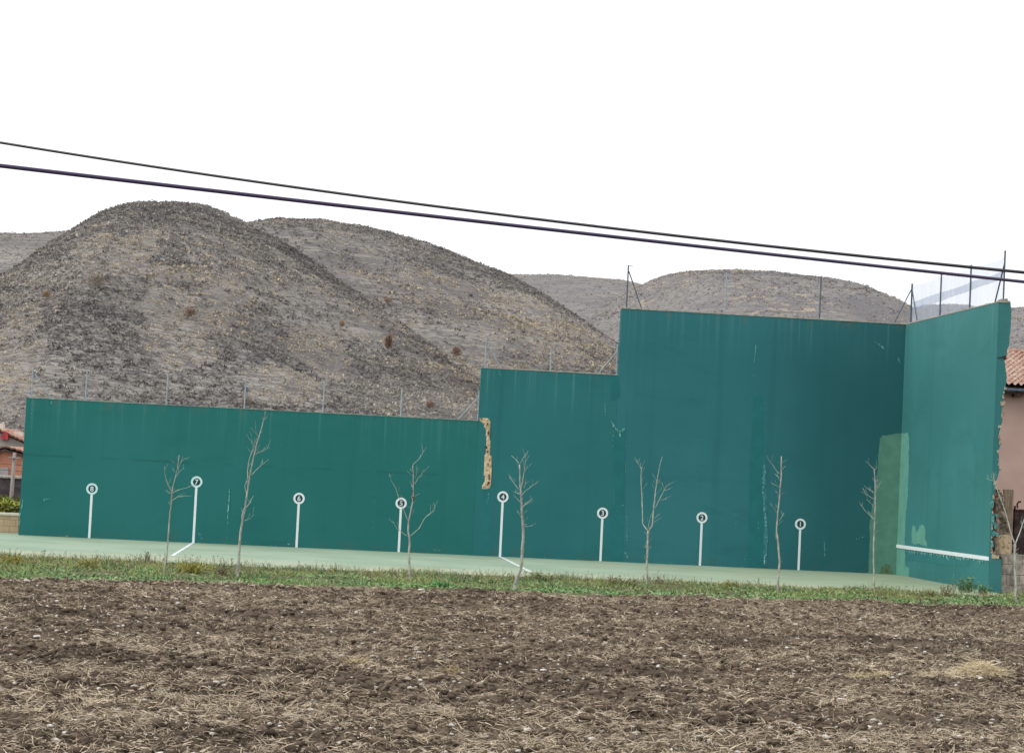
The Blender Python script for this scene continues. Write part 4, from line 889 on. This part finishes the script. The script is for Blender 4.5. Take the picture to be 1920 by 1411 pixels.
# ================================================================== CABLES
def cable(px, Y0, Y1, r, m, label):
    pts = np.array([ony(a, b, Y0+(Y1-Y0)*a/1920) for a, b in px]); t = np.array([a for a, b in px])/1920
    cx_ = np.polyfit(t, pts[:, 0], 1); cy_ = np.polyfit(t, pts[:, 1], 1); cz_ = np.polyfit(t, pts[:, 2], 2)
    tt = np.linspace(-.7, 1.9, 90); b = MB()
    b.tube([(np.polyval(cx_, q), np.polyval(cy_, q), np.polyval(cz_, q)) for q in tt], r, 8)
    tag(b.build('overhead_cable', m, None, smooth=True), label, 'cable')
cable([(0, 271.5), (788, 380), (1176, 428), (1620, 481.5), (1920, 512)], -43, -49, .018, CABLE1, 'thinner black overhead cable, the upper of the two')
cable([(0, 306), (558, 380), (1178, 450), (1620, 496), (1920, 526)], -50, -44, .0225, CABLE2, 'thicker violet black overhead cable, the lower of the two')

# ================================================================== RIGHT SIDE: house, gate, pillar, low wall
def tiles(b, p00, p10, p11, p01, nu, nv, amp, lip):
    """wavy tiled slope. p00-p10 is the eave; p01-p11 the ridge; nu tile columns, nv courses"""
    p00, p10, p11, p01 = map(Vector, (p00, p10, p11, p01)); nrm = (p10-p00).cross(p01-p00).normalized()
    if nrm.z < 0: nrm = -nrm
    sub = 6; V = []; Fs = []; rows = []
    for j in range(nv):
        for e in (0, 1):
            v = (j+e)/nv; row = []
            for i in range(nu*sub+1):
                u = i/(nu*sub); ph = u*nu*2*math.pi
                q = p00.lerp(p10, u).lerp(p01.lerp(p11, u), v)+nrm*(amp*math.cos(ph)+(lip if e == 0 else 0)+random.uniform(-.004, .004)*0)
                row.append(len(V)); V.append(q)
            rows.append(row)
    for j in range(len(rows)-1):
        for i in range(nu*sub): Fs.append((rows[j][i], rows[j][i+1], rows[j+1][i+1], rows[j+1][i]))
    b.add(V, Fs)
HY = 9.0
pe = ony(1905, 722, HY); ze = float(pe[2]); pr = ony(1905, 658, HY+5.5); zr = float(pr[2])
ph = thing('pink_house', 'pink rendered house with a clay tiled roof behind the front wall', 'house', (8, HY, 0))
b = MB(); b.prism([(HY+.45, -.2), (HY+11.5, -.2), (HY+11.5, ze-.15), (HY+6, zr-.25), (HY+.45, ze-.15)], 'x', 3.2, 22); b.build('wall', PINK, ph)
b = MB(); b.box(3.0, 22.2, HY-.02, HY+.44, ze-.32, ze-.10); b.build('eave', RUST, ph)
b = MB(); b.tube([(3.0, HY-.06, ze-.2), (22.2, HY-.06, ze-.2)], .07, 8); b.build('gutter', STEELD, ph)
b = MB(); b.box(float(ony(1906, 740, HY-.1)[0])-.05, float(ony(1906, 740, HY-.1)[0])+.25, HY-.12, HY+.3, ze-.46, ze-.33); b.build('bracket', DARKHOLE, ph)
b = MB(); tiles(b, (2.9, HY-.1, ze), (22.3, HY-.1, ze), (22.3, HY+6, zr), (2.9, HY+6, zr), 76, 15, .05, .05)
roof = b.build('roof', TILE, ph, recalc=False, smooth=False)
b = MB(); tiles(b, (22.3, HY+12, ze), (2.9, HY+12, ze), (2.9, HY+6, zr), (22.3, HY+6, zr), 76, 15, .05, .05); b.build('roof', TILE, ph, recalc=False)
b = MB(); b.tube([(2.9, HY+6, zr), (22.3, HY+6, zr)], .14, 10); b.build('ridge', TILE, ph)
# low block wall
lw = thing('garden_wall', 'low weathered grey block wall beyond the end of the front wall', 'wall', (3, -9.8, 0))
x0 = prof[-1][0]+.03; zt = float(ony(1900, 1038, -9.8)[2]); b = MB(); r_ = random.Random(4)
nrow = 4; hrow = (zt+.1)/nrow
for j in range(nrow):
    x = x0+(0 if j % 2 else -.0); first = True
    while x < 14:
        w = (.42 if not (first and j % 2) else .22)*r_.uniform(.9, 1.1); first = False
        b.box(x, x+w-.012, -9.8-r_.uniform(0, .015), -9.58, -.1+j*hrow, -.1+(j+1)*hrow-.012+r_.uniform(-.004, .004)); x += w
b.build('blocks', OLDW, lw, bevel=.012)
b = MB(); b.box(x0+.004, 14, -9.785, -9.6, -.1, zt-.02); b.build('mortar', CONC, lw)
# rubble pillar
pl = thing('rubble_pillar', 'crumbling stone and adobe pillar against the broken wall end', 'pillar', (.8, -9.6, 0))
pts = P2([(1866, 921), (1874, 917), (1880, 926), (1884, 945), (1890, 975), (1893, 1005), (1893, 1040), (1866, 1040), (1864, 1000), (1867, 960)], -9.55)
rubble(pts, -9.55, 710, ROCK, 'rubble', None, .035, .16, .5)
o = COL.objects['rubble']; o.data.transform(Matrix.Translation(-Vector(pl.location))); o.parent = pl
pts = P2([(1867, 1004), (1893, 1001), (1893, 1040), (1872, 1040), (1868, 1028)], -9.7)
b = MB(); b.prism(pts, 'y', -9.76, -9.5); ab = b.build('adobe_block', ADOBE, pl, bevel=.012)
# plank
pk = P2([(1881, 917), (1889, 917), (1900, 918), (1899, 970), (1896, 1004), (1889, 1004), (1886, 960), (1883, 940)], -9.3)
b = MB(); b.prism(pk, 'y', -9.34, -9.28); tag(b.build('plank', WOOD), 'wide weathered brown board standing behind the rubble pillar', 'board')
# gate
gt = thing('sheet_gate', 'dark rusty metal sheet gate below the pink house', 'gate', (1.4, -8.8, 0))
zt2 = float(ony(1910, 954, -8.8)[2]); xg = float(ony(1899, 990, -8.8)[0])
b = MB(); x = xg
while x < 4.5: b.box(x, x+.19, -8.8-.02*((int(x*5)) % 2), -8.77, -.1, zt2); x += .2
b.build('sheet', RUST, gt); b = MB(); b.tube([(xg+.03, -8.84, -.1), (xg+.03, -8.84, zt2+.1)], .03, 8); b.tube([(xg, -8.84, zt2-.05), (4.5, -8.84, zt2-.05)], .02, 8); b.build('frame', DARKHOLE, gt)
g0 = Vector(ony(1908, 952, -8.8)); b = MB(); b.tube([g0, g0+Vector((-.02, 0, .12)), g0+Vector((.03, 0, .2)), g0+Vector((.1, 0, .2))], .03, 8); b.build('hook', RUST, gt, smooth=True)

# ================================================================== LEFT SIDE: block wall, hedge, pole, houses
bw = thing('block_wall', 'low tan concrete block wall with pale coping, left of the court', 'wall', (-34, 1.7, 0))
zb = float(ony(20, 966, 1.7)[2]); b = MB(); xr = float(ony(33.5, 990, 1.7)[0])
b.box(-60, xr, 1.7, 1.9, -.2, zb); b.build('blocks', BLOCK, bw)
b = MB(); b.box(-60, xr+.02, 1.66, 1.94, zb+.001, zb+.09); b.build('coping', mat('pale coping', lambda K: K.mix(K.ramp(K.noise(4, 4), .3, .7), (.62, .57, .46), (.70, .66, .56)), .9), bw, bevel=.008)
# hedge
hd = thing('hedge', 'yellow green hedge growing behind the tan block wall', 'hedge', (-36, 6, -.1))
n = 9000; x = rng.uniform(-44, -30.5, n); y = rng.uniform(4.5, 8, n); top = float(ony(20, 936, 6)[2])
z = -.2+(top+.2)*rng.random(n)**.6*(1+.16*vn(x*2.2, y, 91)); 
cc = np.array([(.28, .30, .04), (.20, .25, .04), (.36, .34, .05), (.10, .14, .03)])[rng.choice(4, n)]*rng.uniform(.8, 1.2, (n, 1))
strands(np.stack([x, y, z], -1), rng.uniform(0, 6.28, n), rng.uniform(-.2, 1.4, n), rng.uniform(.12, .3, n), rng.uniform(.04, .08, n), cc, rng.uniform(0, .5, n), 'leaves', HEDGE, 2, hd)
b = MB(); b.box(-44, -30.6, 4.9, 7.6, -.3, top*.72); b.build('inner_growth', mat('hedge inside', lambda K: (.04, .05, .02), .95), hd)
# wooden pole
PY = 24.0; pb = ony(20, 962, PY); ptp = ony(27.5, 848, PY)
up = thing('utility_pole', 'grey wooden utility pole in front of the orange house', 'pole', (float(ptp[0]), PY, -1))
b = MB(); b.tube([(ptp[0]-.05, PY, -1.2), (ptp[0], PY, float(ptp[2]))], [.11, .075], 10); b.build('pole', POLE, up, smooth=True)
b = MB(); b.tube([(ptp[0]-.25, PY-.1, ptp[2]-.25), (ptp[0]+.3, PY-.1, ptp[2]-.25)], .035, 6); b.build('crossarm', POLE, up)
for i, (ya, yb) in enumerate([(868, 872), (878, 884), (900, 905)]):
    a = Vector(ony(-40, ya-4, PY-1)); c = Vector(ony(48, yb, PY+1.5)); b = MB(); b.tube([a, (a+c)/2-Vector((0, 0, .03)), c], .012, 5); b.build('wire', CABLE1, up)
def house_left(name, label, Yh, depth, wallm, roofm, gx, gz, x0, x1, zbot, ridge_x, zr, ze0, ze1):
    pass
# shed (dark)
sh = thing('dark_shed', 'dark stone outbuilding under the orange house', 'outbuilding', (-42, 40, -3))
Y0 = 40; zt = float(ony(15, 896, Y0)[2]); zt1 = float(ony(36, 898, Y0)[2]); xr = float(ony(60, 900, Y0)[0]); xl = float(ony(-150, 900, Y0)[0])
b = MB(); b.box(xl, xr, Y0, Y0+4.2, -3.3, zt); b.build('wall', DARKB, sh)
b = MB(); b.box(xl-.1, xr+.1, Y0-.12, Y0+4.25, zt+.003, zt+.10); b.build('roof', CONC, sh)
# orange house
Y1 = 46.0
oh = thing('orange_house', 'orange brick house with old red tiled roof at the left edge', 'house', (-42, Y1, -3))
A0 = ony(-75, 868, Y1); A1 = ony(10, 838, Y1); A2 = ony(95, 862, Y1); 
b = MB(); b.prism([(float(A0[0]), -3.3), (float(A2[0]), -3.3), (float(A2[0]), float(A2[2])-.12), (float(A1[0]), float(A1[2])-.12), (float(A0[0]), float(A0[2])-.12)], 'y', Y1, Y1+9); b.build('wall', ORANGE, oh)
for s0, s1 in ((A0, A1), (A1, A2)):
    b = MB(); sx = .35 if s0 is A1 else -.35
    e = (Vector(s1) if s0 is A1 else Vector(s0)); r_m = Vector(A1); e = e+(e-r_m).normalized()*.3
    tiles(b, (e.x, Y1+9.3, e.z), (e.x, Y1-.35, e.z), (r_m.x, Y1-.35, r_m.z+.02), (r_m.x, Y1+9.3, r_m.z+.02), 34, 9, .05, .05)
    b.build('roof', TILE2, oh, recalc=False)
    b = MB(); nrm = Vector((0, 0, 1)); b.add([(e.x, Y1-.3, e.z-.10), (r_m.x, Y1-.3, r_m.z-.10), (r_m.x, Y1+9, r_m.z-.10), (e.x, Y1+9, e.z-.10), (e.x, Y1-.3, e.z-.2), (r_m.x, Y1-.3, r_m.z-.2), (r_m.x, Y1+9, r_m.z-.2), (e.x, Y1+9, e.z-.2)], [(0, 1, 2, 3), (7, 6, 5, 4), (0, 4, 5, 1), (3, 2, 6, 7), (0, 3, 7, 4), (1, 5, 6, 2)]); b.build('eave_board', RUST, oh)
gz = P2([(-20, 876), (16, 876), (15, 896), (-20, 896)], Y1-.05); b = MB(); b.prism(gz, 'y', Y1-.06, Y1); b.build('grey_panel', GREYW, oh)
# grey house behind
Y2 = 62.0
gh = thing('grey_house', 'grey house with a red dormer and chimney behind the orange one', 'house', (-46, Y2, -3))
B0 = ony(-90, 850, Y2); B1 = ony(-12, 802, Y2); B2 = ony(60, 834, Y2)
b = MB(); b.prism([(float(B0[0]), -3.3), (float(B2[0]), -3.3), (float(B2[0]), float(B2[2])-.12), (float(B1[0]), float(B1[2])-.12), (float(B0[0]), float(B0[2])-.12)], 'y', Y2, Y2+10); b.build('wall', GREYW, gh)
for s0, s1 in ((B0, B1), (B1, B2)):
    b = MB(); e = (Vector(s1) if s0 is B1 else Vector(s0)); r_m = Vector(B1); e = e+(e-r_m).normalized()*.3
    tiles(b, (e.x, Y2+10.3, e.z), (e.x, Y2-.45, e.z), (r_m.x, Y2-.45, r_m.z+.02), (r_m.x, Y2+10.3, r_m.z+.02), 36, 10, .055, .06)
    gro = b.build('roof', TILE2, gh, recalc=False)
cz = P2([(-8, 812), (5, 816), (6, 794), (-7, 793)], Y2+1.5); b = MB(); b.prism(cz, 'y', Y2+1.5, Y2+2.3); b.build('chimney', CREAM, gh)
dm = P2([(1, 823), (3, 815), (9, 808), (15, 815), (15, 824)], Y2-.5); b = MB(); b.prism(dm, 'y', Y2-.5, Y2+1); b.build('dormer', REDP, gh)
wz = P2([(24, 812), (25, 808), (37, 809), (39, 822), (30, 818)], Y2+3); b = MB(); b.prism(wz, 'y', Y2+3, Y2+4.2); b.build('chimney', CREAM, gh)

# ================================================================== BARE TREES ON THE HILLS
def hill_tree(px, py, H, hpx, wpx, cols, label):
    p = hit(px, py, H); sc_ = (p[1]-CAM[1])/CF; h = hpx*sc_; wd = wpx*sc_
    t = thing('bare_tree', label, 'tree', tuple(map(float, p)), 'leafless trees on the slope')
    b = MB(); b.tube([(p[0], p[1], p[2]-.2), (p[0]+.05, p[1], p[2]+h*.45), (p[0], p[1], p[2]+h*.8)], [h*.03, h*.02, h*.008], 6)
    for i in range(9):
        z0 = p[2]+h*random.uniform(.2, .6); a = random.uniform(0, 6.28); r = wd*.5*random.uniform(.5, .9)
        b.tube([(p[0], p[1], z0), (p[0]+math.cos(a)*r, p[1]+math.sin(a)*r, z0+h*random.uniform(.15, .35))], [h*.012, h*.005], 5)
    b.build('trunk', BARK, t)
    n = 900; u = rng.normal(0, 1, (n, 3)); u /= np.linalg.norm(u, axis=1)[:, None]; u *= rng.random((n, 1))**.45*(1+.3*vn(u[:, :1]*2+px, u[:, 2:]*2, 3))
    P = np.array(p)+u*np.array([wd*.5, wd*.5, h*.36])+np.array([0, 0, h*.62])
    strands(P, rng.uniform(0, 6.28, n), rng.uniform(-.2, 1.3, n), rng.uniform(.12, .3, n)*h*.5, np.full(n, .028*h), np.array(cols)[rng.integers(0, len(cols), n)]*rng.uniform(.7, 1.2, (n, 1)), rng.normal(0, .2, n), 'crown', TINT, 2, t)
G1 = [(.28, .24, .19), (.33, .28, .22)]; G2 = [(.30, .19, .145), (.26, .16, .12)]; G3 = [(.38, .26, .15), (.32, .21, .13)]
hill_tree(180, 548, HA, 36, 36, G1, 'round pale bare tree high on the left slope')
hill_tree(355, 602, HA, 28, 22, G2, 'reddish bare bush in the middle of the left hill')
hill_tree(87, 562, HA, 18, 14, G3, 'small tawny bush near the left edge of the slope')
hill_tree(641, 618, HA, 18, 12, G3, 'small ochre bush right of the middle of the slope')
hill_tree(728, 664, HA, 38, 16, G2, 'tall narrow rusty tree low on the slope')
hill_tree(726, 572, HB, 16, 18, G2, 'dark reddish bush in the gully between the hills')
hill_tree(855, 676, HB, 28, 20, G2, 'faint reddish tree just above the stepped wall')
hill_tree(806, 772, HA, 22, 18, G2, 'dim reddish bush right behind the lowest wall top')
hill_tree(461, 770, HA, 30, 26, G1, 'pale bare bush behind the fence over the lowest wall')
print('objects', len(COL.objects))
